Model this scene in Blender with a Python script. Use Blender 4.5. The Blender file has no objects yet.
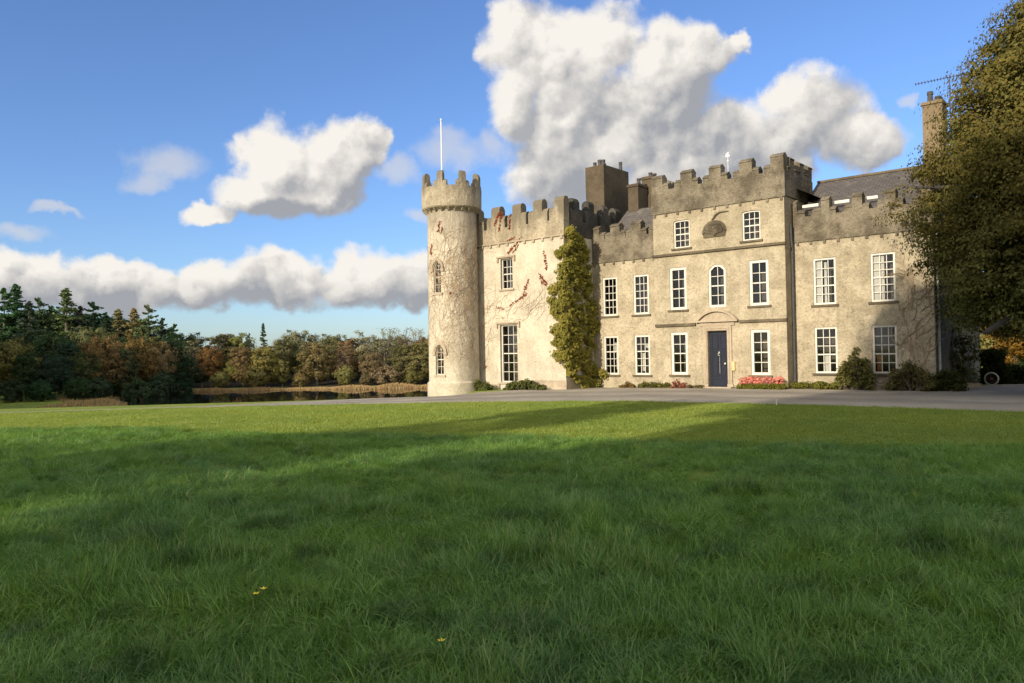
import bpy, bmesh, math, random
import numpy as np
from mathutils import Vector, Matrix
R_ = math.radians
rng = np.random.default_rng(7); random.seed(7)
scene = bpy.context.scene
COL = scene.collection

# ------------------------------------------------------------------ camera
PITCH, ROLL, YAW, EYE = R_(0.811), R_(1.0), R_(40.247), 1.65
FPX = 770.0
cam_d = bpy.data.cameras.new("camera"); cam = bpy.data.objects.new("camera", cam_d); COL.objects.link(cam)
cam_d.sensor_width = 36; cam_d.lens = FPX/1024*36; cam_d.clip_start = 0.05; cam_d.clip_end = 5000
cam.matrix_world = Matrix.Translation((0, 0, EYE)) @ Matrix.Rotation(R_(90)+PITCH, 4, 'X') @ Matrix.Rotation(-ROLL, 4, 'Z')
scene.camera = cam

# ------------------------------------------------------------------ sun, sky, exposure
SUN_AZ, SUN_EL = R_(41.5), R_(18)            # the sun stands behind the camera, to its left
TO_SUN = Vector((-math.sin(SUN_AZ)*math.cos(SUN_EL), -math.cos(SUN_AZ)*math.cos(SUN_EL), math.sin(SUN_EL)))
sd = bpy.data.lights.new("sun", 'SUN'); sun = bpy.data.objects.new("sun", sd); COL.objects.link(sun)
sd.energy = 2.7; sd.angle = R_(0.55); sd.color = (1.0, 0.875, 0.69)
sun.rotation_euler = (-TO_SUN).to_track_quat('-Z', 'Y').to_euler()
SKY_STRENGTH = 0.15
scene.view_settings.view_transform = 'Standard'; scene.view_settings.look = 'None'
scene.view_settings.exposure = 1.3; scene.view_settings.gamma = 1.0; scene.view_settings.use_curve_mapping = False
scene.cycles.max_bounces = 6; scene.cycles.transparent_max_bounces = 12; scene.cycles.diffuse_bounces = 3
scene.cycles.use_denoising = True; scene.cycles.denoising_prefilter = 'NONE'

# geometry of the place: the house's door foot is the origin of the house frame
OX, OY = 8.70070968758763, 32.50476796774641
CY, SY = math.cos(YAW), math.sin(YAW)
def house(x, y):
    a, b = x-OX, y-OY
    return a*CY-b*SY, a*SY+b*CY
def world(s, n):
    return OX+s*CY+n*SY, OY-s*SY+n*CY
def ray(px, py):
    cr, sr, cp, sp = math.cos(ROLL), math.sin(ROLL), math.cos(PITCH), math.sin(PITCH)
    a, b = px-512, py-341.5
    u = cr*a-sr*b; v = sr*a+cr*b
    x, z = u/FPX, -v/FPX
    return x, cp-sp*z, sp+cp*z
def at(px, py, depth):
    """point seen at a pixel, at a forward distance"""
    r = ray(px, py); t = depth/r[1]
    return Vector((r[0]*t, depth, EYE+r[2]*t))

class N:
    """tiny node builder"""
    def __init__(s, nt): s.nt = nt
    def n(s, t, **k):
        nd = s.nt.nodes.new(t)
        for a, b in k.items(): setattr(nd, a, b)
        return nd
    def put(s, sock, v):
        if isinstance(v, bpy.types.NodeSocket): s.nt.links.new(v, sock)
        elif v is not None:
            try: sock.default_value = v
            except Exception: sock.default_value = (v, v, v)
    def m(s, op, a, b=None, c=None, clamp=False):
        nd = s.n('ShaderNodeMath', operation=op, use_clamp=clamp)
        for i, v in enumerate((a, b, c)):
            if v is not None: s.put(nd.inputs[i], v)
        return nd.outputs[0]
    def v(s, op, a, b=None, c=None):
        nd = s.n('ShaderNodeVectorMath', operation=op)
        for i, x in enumerate((a, b, c)):
            if x is not None: s.put(nd.inputs[i], x)
        return nd.outputs[1] if op in ('DOT_PRODUCT', 'LENGTH', 'DISTANCE') else nd.outputs[0]
    def noise(s, vec, scale, detail=4, rough=.55, dist=0, col=False):
        nd = s.n('ShaderNodeTexNoise'); s.put(nd.inputs['Vector'], vec)
        nd.inputs['Scale'].default_value = scale; nd.inputs['Detail'].default_value = detail
        nd.inputs['Roughness'].default_value = rough; nd.inputs['Distortion'].default_value = dist
        return nd.outputs[1] if col else nd.outputs[0]
    def ss(s, x, lo, hi, a=0., b=1., smooth=True):
        nd = s.n('ShaderNodeMapRange', interpolation_type='SMOOTHSTEP' if smooth else 'LINEAR', clamp=True) if smooth else s.n('ShaderNodeMapRange', clamp=True)
        s.put(nd.inputs[0], x); nd.inputs[1].default_value = lo; nd.inputs[2].default_value = hi
        nd.inputs[3].default_value = a; nd.inputs[4].default_value = b
        return nd.outputs[0]
    def mix(s, f, a, b, mode='MIX'):
        nd = s.n('ShaderNodeMix', data_type='RGBA', blend_type=mode)
        s.put(nd.inputs[0], f)
        for i, x in ((6, a), (7, b)):
            if isinstance(x, tuple) and len(x) == 3: x = (*x, 1)
            s.put(nd.inputs[i], x)
        return nd.outputs[2]

# ------------------------------------------------------------------ world: Nishita sky with cumulus
W = bpy.data.worlds.new("World"); scene.world = W; W.use_nodes = True
nt = W.node_tree; nt.nodes.clear(); g = N(nt)
out = g.n('ShaderNodeOutputWorld'); bg = g.n('ShaderNodeBackground'); nt.links.new(bg.outputs[0], out.inputs[0])
sky = g.n('ShaderNodeTexSky', sky_type='NISHITA', sun_disc=False)
sky.sun_elevation = SUN_EL; sky.sun_rotation = math.atan2(TO_SUN.x, TO_SUN.y)
sky.air_density = 1.0; sky.dust_density = 0.6; sky.ozone_density = 2.0; sky.altitude = 50
tc = g.n('ShaderNodeTexCoord'); dvec = tc.outputs['Generated']
sep = g.n('ShaderNodeSeparateXYZ'); nt.links.new(dvec, sep.inputs[0])
az = g.m('ARCTAN2', sep.outputs[0], sep.outputs[1]); el = g.m('ARCSINE', sep.outputs[2])
cmb = g.n('ShaderNodeCombineXYZ'); nt.links.new(az, cmb.inputs[0]); nt.links.new(el, cmb.inputs[1])
w1 = g.v('SUBTRACT', g.noise(dvec, 9, 3, .55, col=True), (.5, .5, .5))
w2 = g.v('SUBTRACT', g.noise(dvec, 34, 5, .6, col=True), (.5, .5, .5))
wp = g.v('MULTIPLY_ADD', w1, (.085, .065, 0), cmb.outputs[0])
wp = g.v('MULTIPLY_ADD', w2, (.030, .026, 0), wp)
def azel(px, py):
    x, y, z = ray(px, py); l = math.sqrt(x*x+y*y+z*z)
    return math.atan2(x, y), math.asin(z/l), (y/l)**1.6
BIG = [(515, 48, 46, 40), (740, 128, 50, 34), (516, 100, 40, 44), (545, 62, 66, 56), (600, 42, 62, 48), (575, 118, 78, 60), (668, 62, 60, 46), (640, 120, 84, 66), (560, 172, 62, 50),
       (732, 42, 20, 12), (705, 52, 34, 22), (815, 118, 62, 48), (782, 96, 36, 30), (760, 150, 70, 52), (850, 140, 48, 30), (700, 170, 110, 50),
       (325, 160, 54, 40), (275, 160, 44, 40), (362, 150, 26, 34), (262, 200, 50, 26), (215, 216, 36, 13), (320, 198, 52, 26)]
BAND = [(20, 280, 80, 27), (110, 285, 80, 30), (200, 288, 70, 26), (275, 284, 62, 30), (350, 282, 70, 30), (430, 280, 70, 30), (520, 282, 80, 28), (-80, 275, 80, 30)]
FAINT = [(172, 165, 44, 20), (150, 180, 30, 12), (402, 176, 30, 16), (455, 155, 42, 22), (490, 148, 20, 20), (20, 232, 46, 12), (880, 132, 34, 16), (915, 95, 16, 8), (430, 215, 22, 10), (60, 205, 30, 6)]
def field(pos, blobs, k=.35):
    acc = None
    for (px, py, rx, ry) in blobs:
        a, e, c = azel(px, py); ix, iy = FPX/(rx*c), FPX/(ry*c**.5)
        q = g.v('MULTIPLY_ADD', pos, (ix, iy, 0), (-a*ix, -e*iy, 0)); d = g.v('DOT_PRODUCT', q, q)
        if acc is None: acc = d
        else: acc = g.m('SMOOTH_MIN', acc, d, k)
    return g.m('SUBTRACT', 1, acc)
def fbm(off, sc, det, rg): return g.noise(g.v('ADD', dvec, off) if off else dvec, sc, det, rg)
fb = fbm(None, 20, 8, .6)
fbs = fbm((-.010, -.004, .009), 20, 8, .6); fl = fbm(None, 8, 3, .5); fls = fbm((-.03, -.01, .03), 8, 3, .5)
rel = g.m('ADD', g.m('MULTIPLY', g.m('SUBTRACT', fb, fbs), 1.5), g.m('MULTIPLY', g.m('SUBTRACT', fl, fls), 2.4))
def billow(off, sc):
    v_ = g.n('ShaderNodeTexVoronoi'); v_.feature = 'SMOOTH_F1'; v_.inputs['Scale'].default_value = sc; v_.inputs['Smoothness'].default_value = .35
    g.put(v_.inputs['Vector'], g.v('MULTIPLY_ADD', w2, (.035, .035, .035), g.v('ADD', dvec, off) if off else dvec)); return g.m('SUBTRACT', .42, v_.outputs[0])
b1, b1s, b2, b2s = billow(None, 13), billow((-.014, -.006, .014), 13), billow(None, 30), billow((-.007, -.003, .007), 30)
bil = g.m('MULTIPLY_ADD', b1, .75, g.m('MULTIPLY', b2, .35))
rel = g.m('ADD', rel, g.m('MULTIPLY_ADD', g.m('SUBTRACT', b1, b1s), 1.1, g.m('MULTIPLY', g.m('SUBTRACT', b2, b2s), .8)))
def cloud(blobs, amp, lo, hi, dl):
    h0 = field(wp, blobs); h1 = field(g.v('ADD', wp, (dl[0], dl[1], 0)), blobs)
    a0 = g.m('ADD', bil, g.m('MULTIPLY_ADD', fb, amp, g.m('SUBTRACT', h0, amp*.5)))
    r = g.m('MULTIPLY_ADD', g.m('SUBTRACT', h0, h1, clamp=False), .55, rel)
    return g.ss(a0, lo, hi), r, h0
aB, rB, hB = cloud(BIG, 1.2, -.30, .42, (-.022, .026))
aL, rL, hL = cloud(BAND, 1.0, -.24, .4, (-.006, .024))
hF = field(wp, FAINT); aF = g.ss(g.m('MULTIPLY_ADD', fb, 1.5, g.m('SUBTRACT', hF, .85)), -.25, 1.0, 0, .6)
GREYZ = [(690, 150, 110, 52), (790, 160, 90, 34), (640, 185, 110, 40), (610, 120, 26, 40), (690, 95, 40, 30), (350, 190, 46, 26), (270, 218, 60, 14), (330, 165, 20, 18)]
gz_ = g.ss(field(wp, GREYZ, .5), -.35, 1.0)
LIT, MID, GREY = (2.55, 2.44, 2.27), (1.78, 1.72, 1.66), (1.0, 1.04, 1.13)
def shade(r, dark=None, k=.5):
    t = g.m('ADD', g.ss(r, -.55, .55, smooth=False), .10)
    if dark is not None: t = g.m('SUBTRACT', t, g.m('MULTIPLY', dark, k))
    c1 = g.mix(g.ss(t, 0, .5, smooth=False), GREY, MID); return g.mix(g.ss(t, .5, .95, smooth=False), c1, LIT)
low = g.ss(el, azel(200, 312)[1], azel(200, 256)[1], 1, 0)
cB = shade(rB, gz_, .38); cL = shade(rL, low, .50)
skyc = g.mix(1.0, sky.outputs[0], (.31, .38, .525), 'MULTIPLY')
back = g.m('MULTIPLY', g.ss(g.noise(dvec, 2.6, 6, .6), .34, .52), g.ss(sep.outputs[1], .15, -.25))
skyc = g.mix(back, skyc, g.mix(g.ss(fb, .3, .7), (3.0, 2.9, 2.8), (6.6, 6.3, 5.8)))     # unseen bright clouds, added behind the camera to lift the fill light
c = g.mix(aF, skyc, (2.0, 1.95, 1.92)); c = g.mix(aL, c, cL); c = g.mix(aB, c, cB)
nt.links.new(c, bg.inputs[0]); bg.inputs[1].default_value = SKY_STRENGTH

# ------------------------------------------------------------------ materials
def mat(name):
    m = bpy.data.materials.new(name); m.use_nodes = True
    b = m.node_tree.nodes['Principled BSDF']; return m, N(m.node_tree), b
def simple(name, col, rough=.6, metal=0, var=.25, scale=8, bump=0.0, bscale=40):
    m, g, b = mat(name)
    tc = g.n('ShaderNodeTexCoord'); nz = g.noise(tc.outputs['Object'], scale, 5)
    c = g.mix(g.ss(nz, .3, .7), tuple(x*(1-var) for x in col), tuple(min(1, x*(1+var)) for x in col))
    g.put(b.inputs['Base Color'], c); b.inputs['Roughness'].default_value = rough; b.inputs['Metallic'].default_value = metal
    if bump:
        bp = g.n('ShaderNodeBump'); bp.inputs['Strength'].default_value = bump; bp.inputs['Distance'].default_value = .03
        g.put(bp.inputs['Height'], g.noise(tc.outputs['Object'], bscale, 4)); g.put(b.inputs['Normal'], bp.outputs[0])
    return m
def render_wall(name, light, dark, stain, bump=.7, stain_z=None, fine=9, amt=.55):
    """weathered lime render / roughcast; stains have shapes of their own"""
    m, g, b = mat(name); tc = g.n('ShaderNodeTexCoord'); P = tc.outputs['Object']
    a = g.noise(P, 1.1, 6, .65); f = g.noise(P, fine, 5, .7)
    vor = g.n('ShaderNodeTexVoronoi'); g.put(vor.inputs['Vector'], P); vor.inputs['Scale'].default_value = fine*1.3
    c = g.mix(g.ss(a, .38, .62), dark, light)
    pt = g.noise(P, .55, 3, .5, 1.0); c = g.mix(g.ss(pt, .50, .56, 0, .35), c, g.mix(1, c, (.72, .72, .72), 'MULTIPLY'))
    c = g.mix(g.m('MULTIPLY', g.ss(f, .48, .7), amt), c, stain)
    st = g.noise(g.v('MULTIPLY', P, (2.2, 2.2, .35)), 1.6, 5, .65)      # drip streaks
    c = g.mix(g.ss(st, .52, .8, 0, .5), c, stain)
    pb = g.noise(P, fine*2.6, 3, .6); c = g.mix(g.ss(pb, .35, .7, .0, .55), c, g.mix(1, c, (.62, .6, .56), 'MULTIPLY'))
    if stain_z:
        sp = g.n('ShaderNodeSeparateXYZ'); g.put(sp.inputs[0], P)
        zz = g.m('ADD', sp.outputs[2], g.m('MULTIPLY', g.m('SUBTRACT', st, .5), 3.0))
        c = g.mix(g.ss(zz, stain_z[0], stain_z[1], 0, stain_z[2]), c, stain_z[3])
    g.put(b.inputs['Base Color'], c); b.inputs['Roughness'].default_value = .92
    b.inputs['Specular IOR Level'].default_value = .15
    bp = g.n('ShaderNodeBump'); bp.inputs['Strength'].default_value = bump; bp.inputs['Distance'].default_value = .05
    g.put(bp.inputs['Height'], g.m('ADD', f, g.m('MULTIPLY', vor.outputs[0], .5))); g.put(b.inputs['Normal'], bp.outputs[0])
    return m
M = {}
M['roughcast'] = render_wall('tan_roughcast', (.43, .37, .265), (.315, .268, .185), (.14, .118, .085), .8, (5.2, 8.5, .35, (.20, .165, .11)), 8)
M['cream'] = render_wall('cream_render', (.50, .45, .355), (.42, .37, .285), (.25, .212, .155), .25, (6.9, 9.6, .9, (.19, .165, .125)), 5, .3)
M['parapet'] = render_wall('weathered_parapet_render', (.215, .185, .135), (.105, .088, .062), (.055, .047, .034), .8, None, 10)
M['wing_parapet'] = render_wall('stained_cream_parapet', (.37, .315, .225), (.27, .225, .16), (.11, .095, .07), .5, (7.25, 8.5, .95, (.13, .11, .078)), 7)
M['tower_parapet'] = render_wall('stained_tower_parapet', (.39, .335, .245), (.30, .255, .18), (.14, .12, .09), .5, (9.2, 10.3, .92, (.13, .11, .08)), 6)
M['side'] = render_wall('side_shade_tone', (.13, .115, .085), (.085, .078, .06), (.05, .05, .04), .6, None, 8)  # deep shade of the end wall, put into a dark base colour
M['shade_lichen'] = render_wall('shade_dark_lichen_parapet', (.075, .068, .055), (.045, .042, .036), (.16, .15, .13), .6, None, 12, .25)  # return's shade painted into the near-black tone, with pale lichen spots
M['stone'] = render_wall('sandstone_dressing', (.39, .325, .24), (.32, .26, .19), (.22, .175, .12), .25, None, 7, .35)
M['dark_stone'] = render_wall('dark_weathered_stone', (.15, .12, .08), (.095, .078, .052), (.05, .043, .03), .6, None, 9)
M['chimney'] = render_wall('chimney_render', (.10, .078, .052), (.074, .058, .04), (.045, .037, .026), .35, None, 7, .3)
M['chimney_tan'] = render_wall('tan_chimney_brick', (.24, .185, .12), (.18, .138, .085), (.14, .10, .06), .4, None, 9)
M['white'] = simple('white_paint', (.50, .475, .41), .5, var=.05, scale=5)
M['lead'] = simple('lead', (.6, .6, .6), .5, var=.15)
M['navy'] = simple('navy_door_paint', (.009, .012, .023), .5, var=.12)
M['navy'].node_tree.nodes['Principled BSDF'].inputs['Specular IOR Level'].default_value = .2
M['brass'] = simple('pale_metal', (.75, .72, .62), .3, .8)
M['pot'] = simple('dark_chimney_pot', (.05, .045, .045), .8)
M['iron'] = simple('dark_iron', (.05, .05, .052), .6)
M['pole'] = simple('white_pole', (.55, .55, .54), .4, var=.05)
M['room'] = simple('dark_room', (.085, .070, .050), .9)
M['curtain'] = simple('white_shutter', (.5, .475, .42), .8, var=.1)
M['orange'] = simple('orange_cloth', (.36, .15, .05), .8, var=.1)
M['yellowbox'] = simple('yellow_paint', (.50, .37, .16), .5, var=.1)
def m_glass():
    m, g, b = mat('window_glass'); nt = m.node_tree; nt.nodes.remove(b); o = nt.nodes['Material Output']
    tr = g.n('ShaderNodeBsdfTransparent'); tr.inputs[0].default_value = (.78, .8, .8, 1)
    gl = g.n('ShaderNodeBsdfGlossy'); gl.inputs[0].default_value = (.95, .95, .95, 1); gl.inputs['Roughness'].default_value = .04
    tc = g.n('ShaderNodeTexCoord'); bp = g.n('ShaderNodeBump'); bp.inputs['Strength'].default_value = .02; bp.inputs['Distance'].default_value = .05
    g.put(bp.inputs['Height'], g.noise(tc.outputs['Object'], 3.0, 2)); g.put(gl.inputs['Normal'], bp.outputs[0])
    fr = g.n('ShaderNodeFresnel'); fr.inputs[0].default_value = 1.45
    mx = g.n('ShaderNodeMixShader'); g.put(mx.inputs[0], g.m('ADD', fr.outputs[0], .0)); g.put(mx.inputs[1], tr.outputs[0]); g.put(mx.inputs[2], gl.outputs[0])
    g.put(o.inputs[0], mx.outputs[0]); return m
M['glass'] = m_glass()
def m_slate():
    m, g, b = mat('slate'); tc = g.n('ShaderNodeTexCoord')
    br = g.n('ShaderNodeTexBrick'); g.put(br.inputs['Vector'], tc.outputs['UV'])
    br.inputs['Scale'].default_value = 1; br.inputs['Brick Width'].default_value = .28; br.inputs['Row Height'].default_value = .16
    br.inputs['Mortar Size'].default_value = .012; br.inputs['Color1'].default_value = (.070, .062, .056, 1); br.inputs['Color2'].default_value = (.098, .085, .074, 1); br.inputs['Mortar'].default_value = (.03, .027, .025, 1)
    nz = g.noise(tc.outputs['Object'], 2.2, 6, .65)
    c = g.mix(g.ss(nz, .5, .75, 0, .7), br.outputs[0], (.17, .145, .10)); g.put(b.inputs['Base Color'], c); b.inputs['Roughness'].default_value = .7
    bp = g.n('ShaderNodeBump'); bp.inputs['Strength'].default_value = .5; bp.inputs['Distance'].default_value = .02
    g.put(bp.inputs['Height'], br.outputs[1]); bp.invert = True; g.put(b.inputs['Normal'], bp.outputs[0]); return m
M['slate'] = m_slate()
def m_leaf(name, trans=.35, rough=.6, hue=.25):
    """colour from the object's own colour, varied leaf by leaf"""
    m, g, b = mat(name); nt = m.node_tree; nt.nodes.remove(b); o = nt.nodes['Material Output']
    oi = g.n('ShaderNodeObjectInfo'); at_ = g.n('ShaderNodeAttribute', attribute_name='tint')
    sp = g.n('ShaderNodeSeparateColor'); g.put(sp.inputs[0], at_.outputs['Color'])
    base = oi.outputs['Color']
    c = g.mix(g.m('MULTIPLY', sp.outputs[0], 1.0), g.mix(1, base, (.55, .6, .6), 'MULTIPLY'), g.mix(1, base, (1.4, 1.35, 1.2), 'MULTIPLY'))
    c = g.mix(g.m('MULTIPLY', sp.outputs[1], hue), c, g.mix(1, base, (2.1, 1.15, .55), 'MULTIPLY'))
    d = g.n('ShaderNodeBsdfDiffuse'); t = g.n('ShaderNodeBsdfTranslucent'); g.put(d.inputs[0], c)
    g.put(t.inputs[0], g.mix(1, c, (1.15, 1.2, .6), 'MULTIPLY'))
    mx = g.n('ShaderNodeMixShader'); mx.inputs[0].default_value = trans; g.put(mx.inputs[1], d.outputs[0]); g.put(mx.inputs[2], t.outputs[0])
    g.put(o.inputs[0], mx.outputs[0]); return m
M['leaf'] = m_leaf('tree_leaves'); M['needle'] = m_leaf('conifer_needles', .15, hue=.1)
M['bark'] = simple('bark', (.10, .08, .06), .9, var=.4, scale=3, bump=.6, bscale=12)
M['twig'] = simple('creeper_twig', (.29, .205, .13), .9, var=.35, scale=2)
def m_grass(name='grass_blades', mown=0):
    m, g, b = mat(name); nt = m.node_tree; nt.nodes.remove(b); o = nt.nodes['Material Output']
    at_ = g.n('ShaderNodeAttribute', attribute_name='tint'); sp = g.n('ShaderNodeSeparateColor'); g.put(sp.inputs[0], at_.outputs['Color'])
    geo = g.n('ShaderNodeNewGeometry'); P = geo.outputs['Position']
    big = g.noise(P, .33, 4, .6); mid = g.noise(P, 1.3, 3, .6)
    c = g.mix(sp.outputs[0], (.078, .172, .027), (.205, .34, .058))
    c = g.mix(g.ss(big, .38, .66, 0, .75), c, g.mix(sp.outputs[0], (.057, .140, .045), (.142, .270, .088)))      # bluish coarse grass
    c = g.mix(g.ss(mid, .50, .66, 0, .7), c, g.mix(sp.outputs[0], (.105, .20, .028), (.20, .31, .048)))
    c = g.mix(g.ss(g.noise(P, 2.1, 2, .5), .52, .68, 0, .6), c, (.045, .10, .03))                  # yellower tufts
    c = g.mix(g.m('MULTIPLY', g.ss(sp.outputs[1], .93, .96), .7), c, (.30, .29, .13))   # straw
    if mown: c = g.mix(g.ss(big, .35, .65), g.mix(sp.outputs[0], (.165, .212, .030), (.29, .335, .062)), g.mix(sp.outputs[0], (.130, .190, .028), (.24, .305, .055)))
    d = g.n('ShaderNodeBsdfDiffuse'); t = g.n('ShaderNodeBsdfTranslucent'); gl = g.n('ShaderNodeBsdfGlossy'); gl.inputs['Roughness'].default_value = .45; gl.inputs[0].default_value = (.8, .85, .8, 1)
    g.put(d.inputs[0], c); g.put(t.inputs[0], g.mix(1, c, (1.3, 1.3, .6), 'MULTIPLY'))
    mx = g.n('ShaderNodeMixShader'); mx.inputs[0].default_value = .4; g.put(mx.inputs[1], d.outputs[0]); g.put(mx.inputs[2], t.outputs[0])
    m2 = g.n('ShaderNodeMixShader'); m2.inputs[0].default_value = .03; g.put(m2.inputs[1], mx.outputs[0]); g.put(m2.inputs[2], gl.outputs[0])
    g.put(o.inputs[0], m2.outputs[0]); return m
M['grass'] = m_grass()
M['mown'] = m_grass('mown_grass_blades', 1)
def m_ground():
    m, g, b = mat('turf'); geo = g.n('ShaderNodeNewGeometry'); P = geo.outputs['Position']
    big = g.noise(P, .33, 4, .6); mid = g.noise(P, 2.5, 4, .65); fine = g.noise(P, 38, 4, .7)
    c = g.mix(g.ss(mid, .3, .7), (.175, .216, .034), (.255, .292, .054))
    c = g.mix(g.ss(big, .4, .65, 0, .4), c, (.125, .195, .036))
    c = g.mix(g.ss(fine, .45, .75, 0, .6), c, (.08, .125, .02))
    sp = g.n('ShaderNodeSeparateXYZ'); g.put(sp.inputs[0], P); c = g.mix(g.ss(g.m('ADD', sp.outputs[1], g.m('MULTIPLY', big, 6)), 143, 150), c, (.045, .038, .024))   # leaf litter of the wood
    g.put(b.inputs['Base Color'], c); b.inputs['Roughness'].default_value = .95; b.inputs['Specular IOR Level'].default_value = .1
    bp = g.n('ShaderNodeBump'); bp.inputs['Strength'].default_value = .9; bp.inputs['Distance'].default_value = .06
    g.put(bp.inputs['Height'], fine); g.put(b.inputs['Normal'], bp.outputs[0]); return m
M['ground'] = m_ground()
def m_gravel():
    m, g, b = mat('gravel'); geo = g.n('ShaderNodeNewGeometry'); P = geo.outputs['Position']
    a = g.noise(P, .35, 4, .6); f = g.noise(P, 30, 4, .75); 
    c = g.mix(g.ss(a, .35, .65), (.25, .215, .165), (.34, .30, .23)); c = g.mix(g.ss(f, .45, .65, 0, .7), c, (.17, .15, .125))
    tr = g.noise(g.v('MULTIPLY', P, (1, 1, 1)), .9, 5, .6)
    c = g.mix(g.ss(tr, .55, .72, 0, .45), c, (.21, .185, .15))
    at_ = g.n('ShaderNodeAttribute', attribute_name='tint'); sp = g.n('ShaderNodeSeparateColor'); g.put(sp.inputs[0], at_.outputs['Color'])
    kk = g.m('ADD', sp.outputs[0], g.m('MULTIPLY', g.m('SUBTRACT', a, .5), .25))
    tk = g.m('ADD', g.ss(g.m('ABSOLUTE', g.m('SUBTRACT', kk, .30)), .10, .02), g.ss(g.m('ABSOLUTE', g.m('SUBTRACT', kk, .62)), .12, .02))   # darker wheel tracks, grassy margins
    c = g.mix(g.m('MULTIPLY', tk, .5), c, (.135, .118, .098)); c = g.mix(g.m('MULTIPLY', g.ss(sp.outputs[0], .10, .0), g.ss(f, .42, .6)), c, (.10, .13, .035))
    g.put(b.inputs['Base Color'], c); b.inputs['Roughness'].default_value = .95
    bp = g.n('ShaderNodeBump'); bp.inputs['Strength'].default_value = .9; bp.inputs['Distance'].default_value = .03
    g.put(bp.inputs['Height'], f); g.put(b.inputs['Normal'], bp.outputs[0]); return m
M['gravel'] = m_gravel()
def m_water():
    m, g, b = mat('lake_water'); geo = g.n('ShaderNodeNewGeometry')
    b.inputs['Base Color'].default_value = (.012, .014, .010, 1); b.inputs['Roughness'].default_value = .03; b.inputs['IOR'].default_value = 1.33
    bp = g.n('ShaderNodeBump'); bp.inputs['Strength'].default_value = .018; bp.inputs['Distance'].default_value = .1
    g.put(bp.inputs['Height'], g.noise(g.v('MULTIPLY', geo.outputs['Position'], (.5, 1.6, 1)), .9, 4)); g.put(b.inputs['Normal'], bp.outputs[0]); return m
M['water'] = m_water()

# ------------------------------------------------------------------ mesh helpers
def tag(o, label=None, cat=None, group=None, kind=None):
    if label: o['label'] = label
    if cat: o['category'] = cat
    if group: o['group'] = group
    if kind: o['kind'] = kind
    return o
def empty(name, loc=(0, 0, 0), rz=0, label=None, cat=None, group=None):
    o = bpy.data.objects.new(name, None); COL.objects.link(o); o.location = loc; o.rotation_euler = (0, 0, rz); o.empty_display_size = .2
    return tag(o, label, cat, group)
def npmesh(name, V, F, tint=None, smooth=False, uv=None):
    """fast mesh from (n,3) verts and (m,k) faces, tint per face (m,2)"""
    V = np.asarray(V, np.float32); F = np.asarray(F, np.int32); me = bpy.data.meshes.new(name); k = F.shape[1]; m = len(F)
    me.vertices.add(len(V)); me.vertices.foreach_set('co', V.ravel())
    me.loops.add(m*k); me.loops.foreach_set('vertex_index', F.ravel())
    me.polygons.add(m); me.polygons.foreach_set('loop_start', np.arange(0, m*k, k, dtype=np.int32)); me.polygons.foreach_set('loop_total', np.full(m, k, np.int32))
    if smooth: me.polygons.foreach_set('use_smooth', np.ones(m, bool))
    if tint is not None:
        a = me.attributes.new('tint', 'FLOAT_COLOR', 'FACE'); d = np.ones((m, 4), np.float32); d[:, 0] = tint[:, 0]; d[:, 1] = tint[:, 1]; a.data.foreach_set('color', d.ravel())
    me.update(calc_edges=True); return me
def link(name, me, m=None, parent=None, color=None):
    o = bpy.data.objects.new(name, me); COL.objects.link(o)
    if m is not None and not me.materials: me.materials.append(m)
    if parent: o.parent = parent
    if color: o.color = (*color, 1)
    return o
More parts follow.
